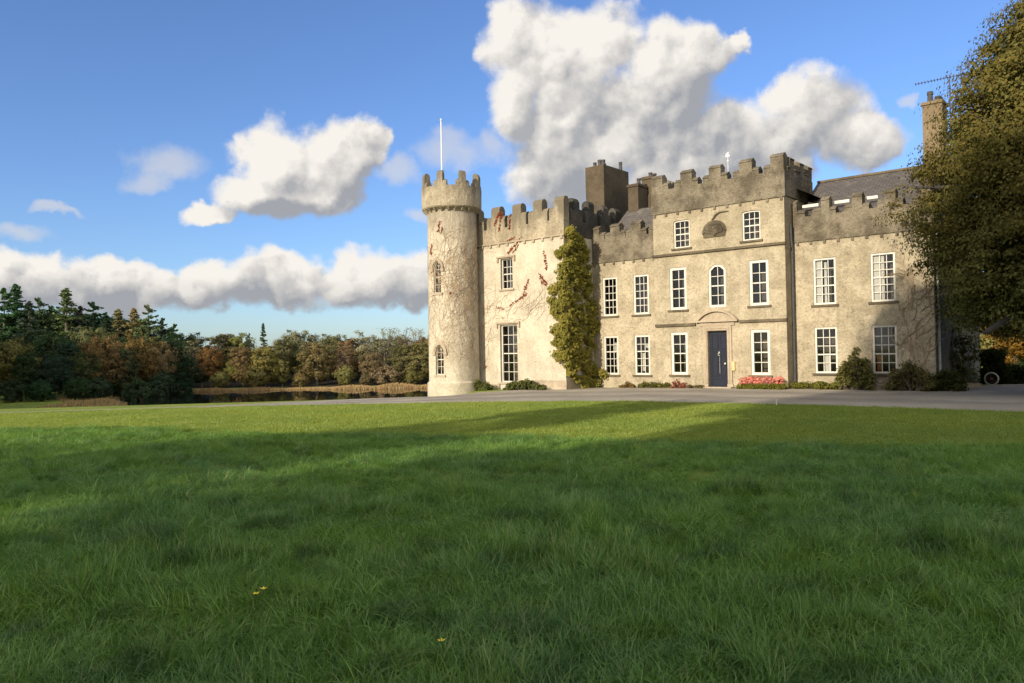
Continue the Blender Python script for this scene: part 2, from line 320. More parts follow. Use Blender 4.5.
class MB:
    def __init__(s): s.v = []; s.f = []
    def add(s, vs, fs):
        b = len(s.v); s.v += [tuple(v) for v in vs]; s.f += [tuple(b+i for i in f) for f in fs]; return s
    def box(s, x0, x1, y0, y1, z0, z1, j=0):
        r = (lambda: random.uniform(-j, j)) if j else (lambda: 0)
        vs = [(x+r(), y+r(), z+r()) for z in (z0, z1) for y in (y0, y1) for x in (x0, x1)]
        return s.add(vs, [(0, 2, 3, 1), (4, 5, 7, 6), (0, 1, 5, 4), (2, 6, 7, 3), (0, 4, 6, 2), (1, 3, 7, 5)])
    def prism(s, prof, y0, y1):
        """profile in (x,z), counter-clockwise, extruded along y"""
        n = len(prof); vs = [(x, y0, z) for x, z in prof]+[(x, y1, z) for x, z in prof]
        return s.add(vs, [tuple(range(n)), tuple(range(2*n-1, n-1, -1))]+[(i, n+i, n+(i+1) % n, (i+1) % n) for i in range(n)])
    def ext(s, prof, a, b, axis, j=0):
        """profile in (t,z) swept from point a to b (xy); axis = unit xy across"""
        n = len(prof); jit = [(random.uniform(-j, j), random.uniform(-j, j)) for _ in prof]
        vs = [(p[0]+axis[0]*(t+q[0]), p[1]+axis[1]*(t+q[0]), z+q[1]) for p in (a, b) for (t, z), q in zip(prof, jit)]
        return s.add(vs, [tuple(range(n)), tuple(range(2*n-1, n-1, -1))]+[(i, n+i, n+(i+1) % n, (i+1) % n) for i in range(n)])
    def cyl(s, p, r0, r1, z0, z1, n=16, caps=True):
        x, y = p; vs = [(x+r*math.cos(2*math.pi*i/n), y+r*math.sin(2*math.pi*i/n), z) for r, z in ((r0, z0), (r1, z1)) for i in range(n)]
        fs = [(i, (i+1) % n, n+(i+1) % n, n+i) for i in range(n)]
        if caps: fs += [tuple(range(n-1, -1, -1)), tuple(range(n, 2*n))]
        return s.add(vs, fs)
    def tube(s, pts, rad, n=6):
        pts = [Vector(p) for p in pts]; rad = rad if isinstance(rad, (list, tuple)) else [rad]*len(pts); vs = []
        for i, p in enumerate(pts):
            d = (pts[min(i+1, len(pts)-1)]-pts[max(i-1, 0)]).normalized()
            u = d.cross(Vector((.13, .31, 1)) if abs(d.z) < .95 else Vector((1, .2, 0))).normalized(); w = d.cross(u)
            vs += [p+(u*math.cos(2*math.pi*k/n)+w*math.sin(2*math.pi*k/n))*rad[i] for k in range(n)]
        fs = [(i*n+k, i*n+(k+1) % n, (i+1)*n+(k+1) % n, (i+1)*n+k) for i in range(len(pts)-1) for k in range(n)]
        fs += [tuple(range(n-1, -1, -1)), tuple(range((len(pts)-1)*n, len(pts)*n))]
        return s.add(vs, fs)
    def build(s, name, m, parent=None, smooth=False, fix=True):
        me = bpy.data.meshes.new(name); me.from_pydata(s.v, [], s.f)
        if fix:
            bm = bmesh.new(); bm.from_mesh(me); bmesh.ops.recalc_face_normals(bm, faces=bm.faces); bm.to_mesh(me); bm.free()
        if smooth: me.polygons.foreach_set('use_smooth', [True]*len(me.polygons))
        return link(name, me, m, parent)
def carve(o, cutter):
    """cut the window pockets out of a wall"""
    c = cutter.build('cutter', None, o.parent)
    bpy.context.view_layer.update()
    md = o.modifiers.new('cut', 'BOOLEAN'); md.operation = 'DIFFERENCE'; md.solver = 'EXACT'; md.object = c
    dg = bpy.context.evaluated_depsgraph_get(); dg.update()
    me = bpy.data.meshes.new_from_object(o.evaluated_get(dg)); o.modifiers.clear(); o.data = me
    cm = c.data; bpy.data.objects.remove(c); bpy.data.meshes.remove(cm)
    return o

# ------------------------------------------------------------------ ground, lake, drive
def sstep(x, a, b):
    t = np.clip((x-a)/(b-a), 0, 1); return t*t*(3-2*t)
def ground_z(x, y):
    x = np.asarray(x, float); y = np.asarray(y, float)
    s = (x-OX)*CY-(y-OY)*SY
    near = .015*np.minimum(s, 0)*(s > -60) - .9*(s <= -60)
    near = np.maximum(near, -.4)
    t = sstep(y, 31.5, 58); k = np.clip((-.05*y-x)/1.9, 0, 1)*t
    wob = 1.5*np.sin(x*.11)+1.0*np.sin(x*.31+1)+.8*np.sin(y*.23)
    inlake = sstep(141+wob-y, -2.0, 3.0)*sstep(x+.50*y+wob, -3.0, 3.0)
    low = -4.15+.010*np.clip(y-141, 0, 300)+5.5*sstep(y, 148, 185)-1.6*inlake
    return near*(1-k)+low*k
def gz(x, y): return float(ground_z(x, y))
def axis_pts(spec):
    a = [spec[0][0]]
    for (v0, v1, st) in spec:
        n = max(1, int(round((v1-v0)/st))); a += list(np.linspace(v0, v1, n+1)[1:])
    return np.array(a)
xs = axis_pts([(-2500, -400, 300), (-400, -130, 18), (-130, -30, 2.5), (-30, 30, .8), (30, 120, 6), (120, 2500, 340)])
ys = axis_pts([(-400, -20, 40), (-20, 0, 2), (0, 40, .8), (40, 180, 2.0), (180, 500, 30), (500, 3500, 500)])
X, Y = np.meshgrid(xs, ys); Z = ground_z(X, Y)
nx, ny = len(xs), len(ys); idx = np.arange(nx*ny).reshape(ny, nx)
F = np.stack([idx[:-1, :-1], idx[:-1, 1:], idx[1:, 1:], idx[1:, :-1]], -1).reshape(-1, 4)
tag(link('ground', npmesh('ground', np.stack([X, Y, Z], -1).reshape(-1, 3), F, smooth=True), M['ground']), kind='structure')
wm = MB(); wm.add([(-90, 40, -4.5), (60, 40, -4.5), (60, 152, -4.5), (-90, 152, -4.5)], [(0, 1, 2, 3)])
tag(wm.build('lake', M['water']), kind='structure')
# gravel drive: strip between the lawn's far edge and the house
LAWN = [(-26, 28.3), (-18.5, 27.9), (-14.2, 28.3), (-9.3, 27.9), (-3.2, 26.8), (0, 25.9), (4, 24.3), (7.2, 22.3), (10.1, 20.1), (12.3, 17.6), (15, 14), (19, 9)]
HOUSE_SIDE = [(-26, 29.2), (-19, 29.1), (-11.6, 29.6), (-7.1, 31.4), (-3.9, 33.5), (1.5, 37), (6, 35.6), (9, 33.4), (13, 30), (16.2, 29.5), (26, 34), (34, 36)]
def resample(P, n):
    P = np.array(P); d = np.r_[0, np.cumsum(np.linalg.norm(np.diff(P, axis=0), axis=1))]
    # smooth through the points at equal parameter
    t = np.linspace(0, len(P)-1, n); i = np.arange(len(P))
    return np.stack([np.interp(t, i, P[:, 0]), np.interp(t, i, P[:, 1])], 1)
A, B = resample(LAWN, 120), resample(HOUSE_SIDE, 120)
k = np.linspace(0, 1, 24)[None, :, None]; G_ = A[:, None]*(1-k)+B[:, None]*k
G_[:, 0] += (rng.random((120, 2))-.5)*.10
Zg = ground_z(G_[..., 0], G_[..., 1])+.012
idx = np.arange(120*24).reshape(120, 24)
F = np.stack([idx[:-1, :-1], idx[1:, :-1], idx[1:, 1:], idx[:-1, 1:]], -1).reshape(-1, 4)
tag(link('gravel_drive', npmesh('gravel_drive', np.concatenate([G_, Zg[..., None]], -1).reshape(-1, 3), F, np.tile(np.stack([np.linspace(.02, .98, 23), np.zeros(23)], 1), (119, 1))), M['gravel']), kind='structure')

# ------------------------------------------------------------------ the castle
castle = empty('castle', (OX, OY, 0), -YAW, 'cream and tan battlemented country house with round corner tower and navy front door', 'castle')
YC, YM, YR, YG = 0.0, .3, .8, -2.0
CUT = {}
ROOM = []
def pocket(key, prof, y, depth=.95):
    CUT.setdefault(key, MB()).prism(prof, y-.4, y+depth)
def rect(x0, x1, z0, z1): return [(x0, z0), (x1, z0), (x1, z1), (x0, z1)]
def arch_prof(x0, x1, z0, z1, kind):
    c, w = (x0+x1)/2, (x1-x0)/2
    if kind == 'segment':
        r = .05; return [(x0, z0), (x1, z0)]+[(c+w*math.cos(a), z1-r+r*math.sin(a)) for a in np.linspace(0, math.pi, 9)]
    if kind == 'shouldered':
        zs = z1-.24
        return [(x0, z0), (x1, z0), (x1, zs), (x1-.045, zs+.075), (c+w*.62, zs+.15)]+[(c+w*.62*math.cos(a), zs+.15+.09*math.sin(a)) for a in np.linspace(.3, math.pi-.3, 7)]+[(c-w*.62, zs+.15), (x0+.045, zs+.075), (x0, zs)]
    if kind == 'gothic':
        zs = z1-1.5*w; p = [(x0, z0), (x1, z0)]
        rr = ((1.5*w)**2+w*w)/(2*w)      # two-centred arch
        amax = math.atan2(1.5*w, rr-w)
        for a in np.linspace(0, amax, 6): p.append((x1-rr+rr*math.cos(a), zs+rr*math.sin(a)))
        for a in np.linspace(amax, 0, 6)[1:]: p.append((x0+rr-rr*math.cos(a), zs+rr*math.sin(a)))
        return p
    return rect(x0, x1, z0, z1)
def inset(prof, d):
    """shrink a convex profile towards its middle by about d"""
    P = np.array(prof); n = len(P); outp = []
    for i in range(n):
        a, b, c = P[i-1], P[i], P[(i+1) % n]
        e1 = (b-a)/max(1e-9, np.linalg.norm(b-a)); e2 = (c-b)/max(1e-9, np.linalg.norm(c-b))
        n1 = np.array([-e1[1], e1[0]]); n2 = np.array([-e2[1], e2[0]]); q = n1+n2; q = q/max(.3, (q@q)/2)
        outp.append(tuple(b+q*d))
    return outp
def ring(mb, po, pi, y0, y1):
    n = len(po); vs = [(x, y, z) for y, P in ((y0, po), (y0, pi), (y1, po), (y1, pi)) for x, z in P]
    fs = []
    for i in range(n):
        j = (i+1) % n
        fs += [(i, j, n+j, n+i), (2*n+i, 3*n+i, 3*n+j, 2*n+j), (i, 2*n+i, 2*n+j, j), (n+i, n+j, 3*n+j, 3*n+i)]
    mb.add(vs, fs)
def zspan(prof, x):
    """lowest and highest z of a profile at x"""
    zs = []
    n = len(prof)
    for i in range(n):
        (xa, za), (xb, zb) = prof[i], prof[(i+1) % n]
        if (xa-x)*(xb-x) <= 0 and abs(xa-xb) > 1e-6: zs.append(za+(zb-za)*(x-xa)/(xb-xa))
    return min(zs), max(zs)
def window(key, x0, x1, z0, z1, y, cols, rows, kind='rect', fw=.075, recess=.035, sill=True, curtain=None, parent=None, rail=None, sm='dark_stone'):
    prof = arch_prof(x0, x1, z0, z1, kind); pocket(key, prof, y)
    p = parent or castle
    yf = y+recess; mb = MB(); ip = inset(prof, fw); ring(mb, inset(prof, .002), ip, yf, yf+.11)
    fr = mb.build('window', M['white'], p)
    gx0, gx1, gz0, gz1 = x0+fw, x1-fw, z0+fw, z1-fw
    bars = MB(); bw = .013
    for i in range(1, cols):
        x = gx0+(gx1-gx0)*i/cols; a, b = zspan(ip, x); bars.box(x-bw, x+bw, yf+.050, yf+.078, a, b)
    zr = [gz0+(gz1-gz0)*i/rows for i in range(1, rows)]
    mid = min(range(len(zr)), key=lambda i: abs(zr[i]-(gz0+gz1)/2)) if zr else -1
    for i, z in enumerate(zr):
        h = .024 if i == mid else bw
        if kind == 'gothic' and z > z1-1.5*(x1-x0)/2: continue
        bars.box(gx0, gx1, yf+.052, yf+.080, z-h, z+h)
    if kind == 'gothic':      # intersecting tracery in the head
        w = (gx1-gx0)/2; c = (gx0+gx1)/2; zs = z1-1.5*(x1-x0)/2
        for sg in (-1, 1):
            pts = [(c+sg*(w*(1-math.cos(a))*1.0), yf+.065, zs+w*1.05*math.sin(a)) for a in np.linspace(0, 1.05, 6)]
            bars.tube(pts, .014, 5)
    bars.build('glazing_bars', M['white'], fr)
    gp = MB(); n = len(ip); gp.add([(x, yf+.066, z) for x, z in ip], [tuple(range(n))]); gp.build('pane', M['glass'], fr)
    rm = MB(); i2 = inset(prof, .004); n = len(i2)     # dark room behind
    rm.add([(x, yf+.112, z) for x, z in i2]+[(x, y+.945, z) for x, z in i2], [(i, (i+1) % n, n+(i+1) % n, n+i) for i in range(n)]+[tuple(range(n, 2*n))])
    rm.build('dark_room', M['room'], fr)
    if sill:
        MB().box(x0-.10, x1+.10, y-.07, y+.03, z0-.085, z0-.004, .004).build('sill', M[sm], fr)
    if curtain:
        for (cx0, cx1, cz0, cz1, mm) in curtain:
            c = MB(); xa, xb = gx0+(gx1-gx0)*cx0, gx0+(gx1-gx0)*cx1; za, zb = gz0+(gz1-gz0)*cz0, gz0+(gz1-gz0)*cz1
            c.box(xa, xb, yf+.13, yf+.15, za, zb); c.build('shutter' if mm == 'curtain' else 'cloth', M[mm], fr)
    return fr

# main house walls -----------------------------------------------------------
def wall(key, x0, x1, y0, y1, z0, z1, m):
    return key, MB().box(x0, x1, y0, y1, z0, z1).build('wall', m, castle)
walls = dict([wall('C', -3.0, 2.93, YC, 3.2, -.6, 7.72, M['roughcast']),
              wall('M', -6.6, -3.0, YM, 4.0, -.6, 5.87, M['roughcast']),
              wall('R', 2.93, 8.03, YR, 9.5, -.6, 5.93, M['roughcast']),
              wall('G', -13.2, -6.51, YG, 3.0, -1.2, 7.02, M['cream'])])
# middle section, then the centre, then the right-hand section
hw = .40
MU = dict(cols=3, rows=5, fw=.085)
window('M', -5.54-hw, -5.54+hw, 3.29, 5.11, YM, **MU)
window('M', -3.86-hw, -3.86+hw, 3.29, 5.11, YM, **MU)
window('M', -5.54-hw, -5.54+hw, .52, 2.34, YM, curtain=[(.55, .95, .62, .86, 'curtain'), (.8, 1, .1, .6, 'curtain')], **MU)
window('M', -3.86-hw, -3.86+hw, .52, 2.34, YM, curtain=[(.6, .95, .7, .8, 'curtain'), (.35, .62, .05, .55, 'curtain')], **MU)
CW = dict(cols=2, rows=4, fw=.11)
for x in (-1.82, 1.83):
    window('C', x-.40, x+.40, 3.39, 5.24, YC, **CW); window('C', x-.40, x+.40, .55, 2.40, YC, **CW)
window('C', -.38, .39, 3.42, 5.22, YC, 2, 4, 'shouldered', fw=.09, sill=False)
for x in (-1.60, 1.55):
    window('C', x-.385, x+.385, 6.08, 7.30, YC, 3, 4, 'segment', fw=.06, recess=.06)
for x in (4.17, 6.32):
    window('R', x-.43, x+.43, 3.33, 5.17, YR, 3, 5 if x < 5 else 6, fw=.07, curtain=[(.36, .52, 0, 1, 'curtain'), (0, .33, 0, 1, 'curtain')] if x > 5 else [(.42, .56, 0, .95, 'curtain'), (0, .3, 0, 1, 'curtain')])
window('R', 4.17-.43, 4.17+.43, .61, 2.43, YR, 3, 5, fw=.07, curtain=[(.36, .64, .0, .42, 'curtain')])
window('R', 6.32-.43, 6.32+.43, .61, 2.43, YR, 3, 5, fw=.07, curtain=[(.06, .30, .02, .40, 'orange')])
# gothic wing
window('G', -10.36, -9.60, 4.74, 6.22, YG, 3, 4, fw=.05, recess=.13, sm='stone')
window('G', -10.47, -9.37, .20, 3.00, YG, 3, 6, fw=.06, recess=.13, sm='stone')
for (x0, x1, z) in ((-10.36, -9.60, 6.22), (-10.47, -9.37, 3.00)):      # hood moulds
    MB().box(x0-.20, x1+.20, YG-.09, YG+.02, z+.05, z+.13, .004).box(x0-.20, x0-.11, YG-.075, YG+.02, z-.16, z+.048, .004).box(x1+.11, x1+.20, YG-.075, YG+.02, z-.16, z+.048, .004).build('hood_mould', M['stone'], castle)
# door recess, door, surround and pediment
pocket('C', rect(-.455, .415, -.02, 2.40), YC, .24)
for k_, w_ in walls.items():
    if k_ in CUT: carve(w_, CUT[k_])
door = MB().box(-.45, .41, YC+.16, YC+.22, 0.0, 2.395).build('door', M['navy'], castle)
pn = MB()
for (x0, x1, z0, z1) in ((-.36, -.06, 1.62, 2.26), (.02, .32, 1.62, 2.26), (-.36, .32, 1.42, 1.56), (-.36, -.06, .46, 1.36), (.02, .32, .46, 1.36), (-.38, .34, .06, .38)):
    ring(pn, rect(x0, x1, z0, z1), rect(x0+.03, x1-.03, z0+.03, z1-.03), YC+.140, YC+.159); pn.box(x0+.06, x1-.06, YC+.146, YC+.159, z0+.06, z1-.06)
pn.build('panel', M['navy'], door)
kn = MB(); kn.tube([(-.02+.045*math.cos(a), YC+.11, 1.42+.07*math.sin(a)) for a in np.linspace(.5, 5.8, 12)], .012, 6).box(-.035, .0, YC+.10, YC+.138, 1.46, 1.53); kn.build('knocker', M['brass'], door)
kb = MB(); kb.tube([(.25, YC+.138, 1.02), (.25, YC+.10, 1.02), (.25, YC+.075, 1.02), (.25, YC+.06, 1.02)], [.02, .018, .045, .02], 10); kb.build('knob', M['brass'], door)
MB().box(-.012, -.004, YC+.128, YC+.139, .6, 1.3).build('letter_slot', M['brass'], door)
ds = MB()
ds.box(-.66, -.46, YC-.06, YC+.02, .18, 2.42).box(.42, .62, YC-.06, YC+.02, .18, 2.42).box(-.66, .62, YC-.064, YC+.02, 2.424, 2.62)
ds.box(-.70, -.45, YC-.085, YC+.02, -.3, .176).box(.41, .66, YC-.085, YC+.02, -.3, .176)
ds.box(-.56, -.50, YC-.085, YC-.062, .2, 2.5).box(.46, .52, YC-.085, YC-.062, .2, 2.5).box(-.56, .52, YC-.088, YC-.066, 2.504, 2.56)
ds.box(-.80, .76, YC-.05, YC+.02, 2.624, 2.78)
ds.build('door_surround', M['stone'], castle)
pd = MB(); pd.box(-.97, .93, YC-.17, YC+.02, 2.784, 2.86)
cx, hwid, rise = -.02, .93, .46
rr = (hwid**2+rise**2)/(2*rise); a0 = math.asin(hwid/rr)
arc = [(cx+rr*math.sin(a), 2.864+rise-rr+rr*math.cos(a)) for a in np.linspace(a0, -a0, 17)]
arc2 = [(cx+(rr-.10)*math.sin(a), 2.864+rise-rr+(rr-.10)*math.cos(a)) for a in np.linspace(a0*.93, -a0*.93, 17)]
pd.prism([(cx+hwid*.9, 2.864)]+[(x, max(z, 2.866)) for x, z in arc2]+[(cx-hwid*.9, 2.864)], YC-.05, YC+.02)
for i in range(16):
    q = [arc[i], arc[i+1], arc2[i+1], arc2[i]]; pd.prism(q[::-1], YC-.18, YC-.052)
pd.build('pediment', M['stone'], castle)
ds2 = MB().box(-.75, .72, -.42, -.002, -.35, .055, .004).build('doorstep', M['stone'], castle)
# string courses and corbel tables ------------------------------------------
def course(x0, x1, y, z, m, corbels=None, h=.075, d=.07, name='string_course', cw=.10, ch=.13):
    b = MB(); n = max(2, int((x1-x0)/.8)); e = np.linspace(x0, x1, n+1)
    for i in range(n): b.box(e[i], e[i+1], y-d-random.uniform(0, .008), y+.02, z-h, z, .003)
    if corbels:
        c0, c1, k = corbels
        for x in np.linspace(c0, c1, k): b.box(x-cw/2, x+cw/2, y-d*.9, y+.02, z-h-ch, z-h-.002, .006)
    return b.build(name, M[m], castle)
course(-3.06, 2.99, YC, 7.735, 'parapet', (-2.9, 2.83, 11), h=.06, d=.06)
course(-3.05, 2.98, YC, 5.87, 'dark_stone', h=.10, d=.10)
course(-2.95, -1.0, YC, 2.78, 'dark_stone', h=.12, d=.09); course(.97, 2.96, YC, 2.82, 'dark_stone', h=.11, d=.09)
course(-6.5, -3.004, YM, 5.885, 'parapet', (-6.35, -3.15, 7), h=.06, d=.06)
course(2.96, 8.09, YR, 5.945, 'parapet', (3.15, 7.9, 10), h=.06, d=.06)
course(-12.9, -6.45, YG, 7.03, 'stone', (-12.6, -6.62, 12), h=.07, d=.075, cw=.13)
# vertical drainage / quoin strip beside the right-hand return of the centre
# battlements ----------------------------------------------------------------
def gable(th, z0, z1, over=.035, rnd=False):
    t = th/2
    if rnd:
        r = t*.98; return [(-t, z0), (t, z0), (t, z1-r*1.0)]+[(r*math.cos(a), z1-r+r*math.sin(a)) for a in np.linspace(.25, math.pi-.25, 7)]+[(-t, z1-r*1.0)]
    zc = z1-.17
    return [(-t, z0), (t, z0), (t, zc), (t+over, zc), (t+over, zc+.035), (.02, z1), (-.02, z1), (-t-over, zc+.035), (-t-over, zc), (-t, zc)]
def battlement(p0, p1, base, notch, pieces, th, m, name='battlement', rnd=False, j=.012, name2='merlon'):
    """solid parapet from p0 to p1 (its outer face line) with stepped merlons: pieces = [(a, b, top)] along it"""
    p0, p1 = np.array(p0, float), np.array(p1, float); L = np.linalg.norm(p1-p0); u = (p1-p0)/L; nrm = np.array([-u[1], u[0]])
    b = MB(); c0, c1 = p0+nrm*th/2, p1+nrm*th/2
    b.ext([(-th/2, base), (th/2, base), (th/2, notch), (-th/2, notch)], c0, c1, nrm)
    ob = b.build(name, m, castle)
    for grp in pieces:
        mb = MB()
        for (s0, s1, top) in grp:
            mb.ext(gable(th-.006, notch-.06, top, rnd=rnd), c0+u*s0, c0+u*s1, nrm, j)
        mb.build(name2, m, ob)
    return ob
def units(centers, tall, low, ztall, zlow, first='both', last='both'):
    res = []
    for i, c in enumerate(centers):
        gq = [(c-tall/2, c+tall/2, ztall)]
        if not (i == 0 and first == 'right'): gq.append((c-tall/2-low, c-tall/2-.002, zlow))
        if not (i == len(centers)-1 and last == 'left'): gq.append((c+tall/2+.002, c+tall/2+low, zlow))
        res.append([(a, b, z+random.uniform(-.02, .02)) for a, b, z in gq])
    return res
# centre (three storeys): origin s=-3.0
battlement((-3.05, YC-.02), (2.98, YC-.02), 7.735, 8.74, units([.30, 1.72, 3.06, 4.42, 5.73], .54, .285, 9.47, 9.10, 'right', 'left'), .42, M['parapet'])
battlement((2.98, YC+.402), (2.98, 3.2), 7.735, 8.74, units([.42, 1.55, 2.5], .46, .26, 9.44, 9.08, last='left'), .42, M['parapet'])
battlement((-3.05, 3.2), (-3.05, YC+.402), 7.735, 8.74, units([.6, 1.8], .5, .26, 9.44, 9.08), .42, M['parapet'])
# middle: s -6.5..-3.05
battlement((-6.5, YM-.02), (-3.054, YM-.02), 5.885, 6.93, units([.16, 1.30, 2.44], .52, .29, 7.64, 7.29)+[[(3.10, 3.44, 7.29)]], .40, M['parapet'])
# right section
battlement((2.985, YR-.02), (8.09, YR-.02), 5.945, 6.90, [[(0, .16, 7.63), (.162, .48, 7.22)], [(.78, 1.12, 7.22), (1.122, 1.44, 7.62), (1.442, 1.68, 7.2)], [(2.0, 2.28, 7.22), (2.282, 2.66, 7.6), (2.662, 2.9, 7.18)], [(3.2, 3.44, 7.22), (3.442, 3.84, 7.58), (3.842, 4.1, 7.2)], [(4.4, 4.66, 7.2), (4.662, 5.10, 7.6)]], .40, M['parapet'])
battlement((8.09, YR+.384), (8.09, 9.5), 5.945, 6.90, units([.9, 2.4, 3.9, 5.4, 6.9], .42, .26, 7.6, 7.2), .40, M['parapet'])
# wing: tall rounded merlons
gs = -13.15
battlement((gs, YG-.02), (-6.47, YG-.02), 7.03, 7.74, units([-12.0-gs, -10.62-gs, -9.27-gs, -7.98-gs, -6.72-gs], .54, .31, 8.83, 8.37, last='left'), .42, M['wing_parapet'], rnd=True)
battlement((-6.47, YG+.402), (-6.47, 3.0), 7.03, 7.74, units([.62, 1.86, 3.1, 4.2], .46, .26, 8.83, 8.37), .42, M['shade_lichen'], rnd=True)
battlement((-13.15, 3.0), (-13.15, YG+.402), 7.03, 7.74, units([.9, 2.1, 3.3], .46, .26, 8.8, 8.37), .42, M['wing_parapet'], rnd=True)
# plinths
pl = MB().box(-13.1, -10.5, YG-.07, YG+.02, -1.2, .10, .004).box(-9.34, -6.45, YG-.07, YG+.02, -1.2, .32, .004).box(-6.53, -6.44, YG-.066, YM-.002, -1.2, .32).build('plinth', M['stone'], castle)
# roofs ----------------------------------------------------------------------
def roof(name, quads, parent=castle):
    me = bpy.data.meshes.new(name); vs = []; fs = []; uvs = []
    for q in quads:
        b = len(vs); vs += q; fs.append(tuple(range(b, b+len(q))))
        o = Vector(q[0]); ux = (Vector(q[1])-o).normalized(); nrm = (Vector(q[1])-o).cross(Vector(q[2])-o).normalized(); uy = nrm.cross(ux)
        uvs += [((Vector(p)-o).dot(ux), (Vector(p)-o).dot(uy)) for p in q]
    me.from_pydata(vs, [], fs); uvl = me.uv_layers.new(name='UVMap')
    for p in me.polygons:
        for li in p.loop_indices: uvl.data[li].uv = uvs[me.loops[li].vertex_index]
    return link(name, me, M['slate'], parent)
roof('roof', [[(2.9, 1.5, 7.12), (8.0, 1.5, 7.12), (8.0, 4.1, 8.86), (2.9, 4.1, 8.86)], [(8.0, 6.7, 7.1), (2.9, 6.7, 7.1), (2.9, 4.1, 8.86), (8.0, 4.1, 8.86)], [(8.0, 1.5, 7.12), (8.0, 6.7, 7.12), (8.0, 4.1, 8.86)], [(2.9, 1.21, 6.7), (8.0, 1.21, 6.7), (8.0, 1.5, 7.12), (2.9, 1.5, 7.12)]])
MB().box(2.9, 8.0, 4.02, 4.18, 8.84, 8.93).build('ridge_tiles', M['dark_stone'], castle)
for (a, b) in ((3.15, 3.80), (4.36, 5.0), (5.62, 6.05)):
    MB().box(a, b, 1.40, 1.46, 7.36, 7.48, .004).build('white_board', M['white'], castle)
roof('roof', [[(-6.4, .75, 6.6), (-2.9, .75, 6.6), (-2.9, 2.6, 8.62), (-5.9, 2.6, 8.62)], [(-6.4, 4.0, 6.6), (-6.4, .75, 6.6), (-5.9, 2.6, 8.62)], [(-2.9, 4.4, 6.6), (-6.4, 4.4, 6.6), (-5.9, 2.6, 8.62), (-2.9, 2.6, 8.62)]])
roof('roof', [[(-2.6, .45, 7.9), (2.5, .45, 7.9), (2.5, 1.7, 8.55), (-2.6, 1.7, 8.55)], [(2.5, 3.1, 7.9), (-2.6, 3.1, 7.9), (-2.6, 1.7, 8.55), (2.5, 1.7, 8.55)]])
roof('roof', [[(-12.7, -1.5, 7.2), (-6.9, -1.5, 7.2), (-6.9, .6, 7.7), (-12.7, .6, 7.7)], [(-6.9, 2.7, 7.2), (-12.7, 2.7, 7.2), (-12.7, .6, 7.7), (-6.9, .6, 7.7)]])
roof('roof', [[(2.55, 1.3, 8.4), (2.55, 3.6, 8.4), (3.5, 3.6, 7.9), (3.5, 1.3, 7.9)]])
# chimneys -------------------------------------------------------------------
def chimney(x0, x1, y0, y1, z0, z1, m, pots, band=True):
    c = MB().box(x0, x1, y0, y1, z0, z1, .006)
    if band: c.box(x0-.05, x1+.05, y0-.05, y1+.05, z1-.14, z1-.03, .004)
    ch = c.build('chimney', M[m], castle)
    for (px, py, h, r) in pots:
        p = MB().cyl((px, py), r, r*.8, z1-.02, z1+h*.7, 12).cyl((px, py), r*.95, r*.95, z1+h*.7+.002, z1+h, 12); p.build('chimney_pot', M['pot'], ch)
    return ch
chimney(-8.33, -7.21, 2.5, 4.9, 6.0, 11.15, 'chimney', [(-8.0, 2.9, .28, .1), (-7.72, 2.95, .38, .13), (-7.45, 2.85, .32, .12), (-7.7, 3.3, .25, .12), (-7.45, 4.5, .5, .10)], False)
chimney(-5.79, -5.22, 2.5, 3.4, 6.0, 9.88, 'chimney', [(-5.35, 2.8, .28, .11)])
chimney(-5.55, -4.92, 3.42, 4.9, 6.0, 10.36, 'chimney', [(-5.2, 3.7, .22, .11), (-5.2, 4.1, .24, .12), (-5.2, 4.5, .18, .12)])
chimney(7.12, 7.84, 4.0, 4.9, 7.0, 11.45, 'chimney_tan', [(7.36, 4.3, .45, .12), (7.64, 4.3, .2, .13), (7.6, 4.65, .25, .12)])
# carved crest above the middle window
cr = MB(); base = [(-.55, 6.38), (.42, 6.38), (.46, 6.6)]+[(-.06+.55*math.cos(a), 6.62+.48*math.sin(a)) for a in np.linspace(.0, math.pi, 13)]+[(-.61, 6.6)]
cr.prism(base, YC-.035, YC+.02)
crest = cr.build('crest', M['dark_stone'], castle)
rl = MB()
for i in range(110):                                   # carved relief: scrolls, mantling and shield
    a = random.uniform(0, math.pi); q = random.uniform(.12, .5); x, z = -.06+q*math.cos(a), 6.55+q*.85*math.sin(a); r = random.uniform(.025, .055)
    rl.tube([(x-r, YC-.04, z), (x, YC-.075, z+r*.5), (x+r*.8, YC-.05, z-r*.6)], [r*.5, r*.9, r*.4], 5)
rl.build('carving', M['parapet'], crest)
rl = MB(); rl.prism([(-.2, 6.72), (-.2, 6.55), (-.06, 6.42), (.08, 6.55), (.08, 6.72)], YC-.085, YC-.036)
rl.build('shield', M['dark_stone'], crest)
lb = MB()
lb.tube([(-.16, YC-.03, 7.13), (-.06, YC-.04, 7.2), (.0, YC-.05, 7.30), (.2, YC-.04, 7.40), (.6, YC-.03, 7.40)], [.035, .05, .05, .03, .02], 6); lb.build('label_mould', M['dark_stone'], crest)
MB().box(8.032, 8.062, YR+.01, 9.49, -.6, 5.84).build('side_shade_slab', M['side'], castle)  # thin dark sheet over the end wall, carrying its shade as colour
# rain pipe on the shaded side wall and dark pipes
MB().tube([(8.09, 1.15, -.2), (8.09, 1.15, 5.8)], .05, 8).build('drainpipe', M['lead'], castle)
MB().tube([(2.985, .62, -.2), (2.985, .62, 5.6), (2.985, .50, 6.6)], .045, 8).build('drainpipe', M['iron'], castle)
tag(MB().box(.62, .74, YC-.08, YC-.002, .74, 1.08, .004).prism([(.61, 1.082), (.75, 1.082), (.68, 1.13)], YC-.09, YC-.002).build('wall_box', M['yellowbox'], castle))

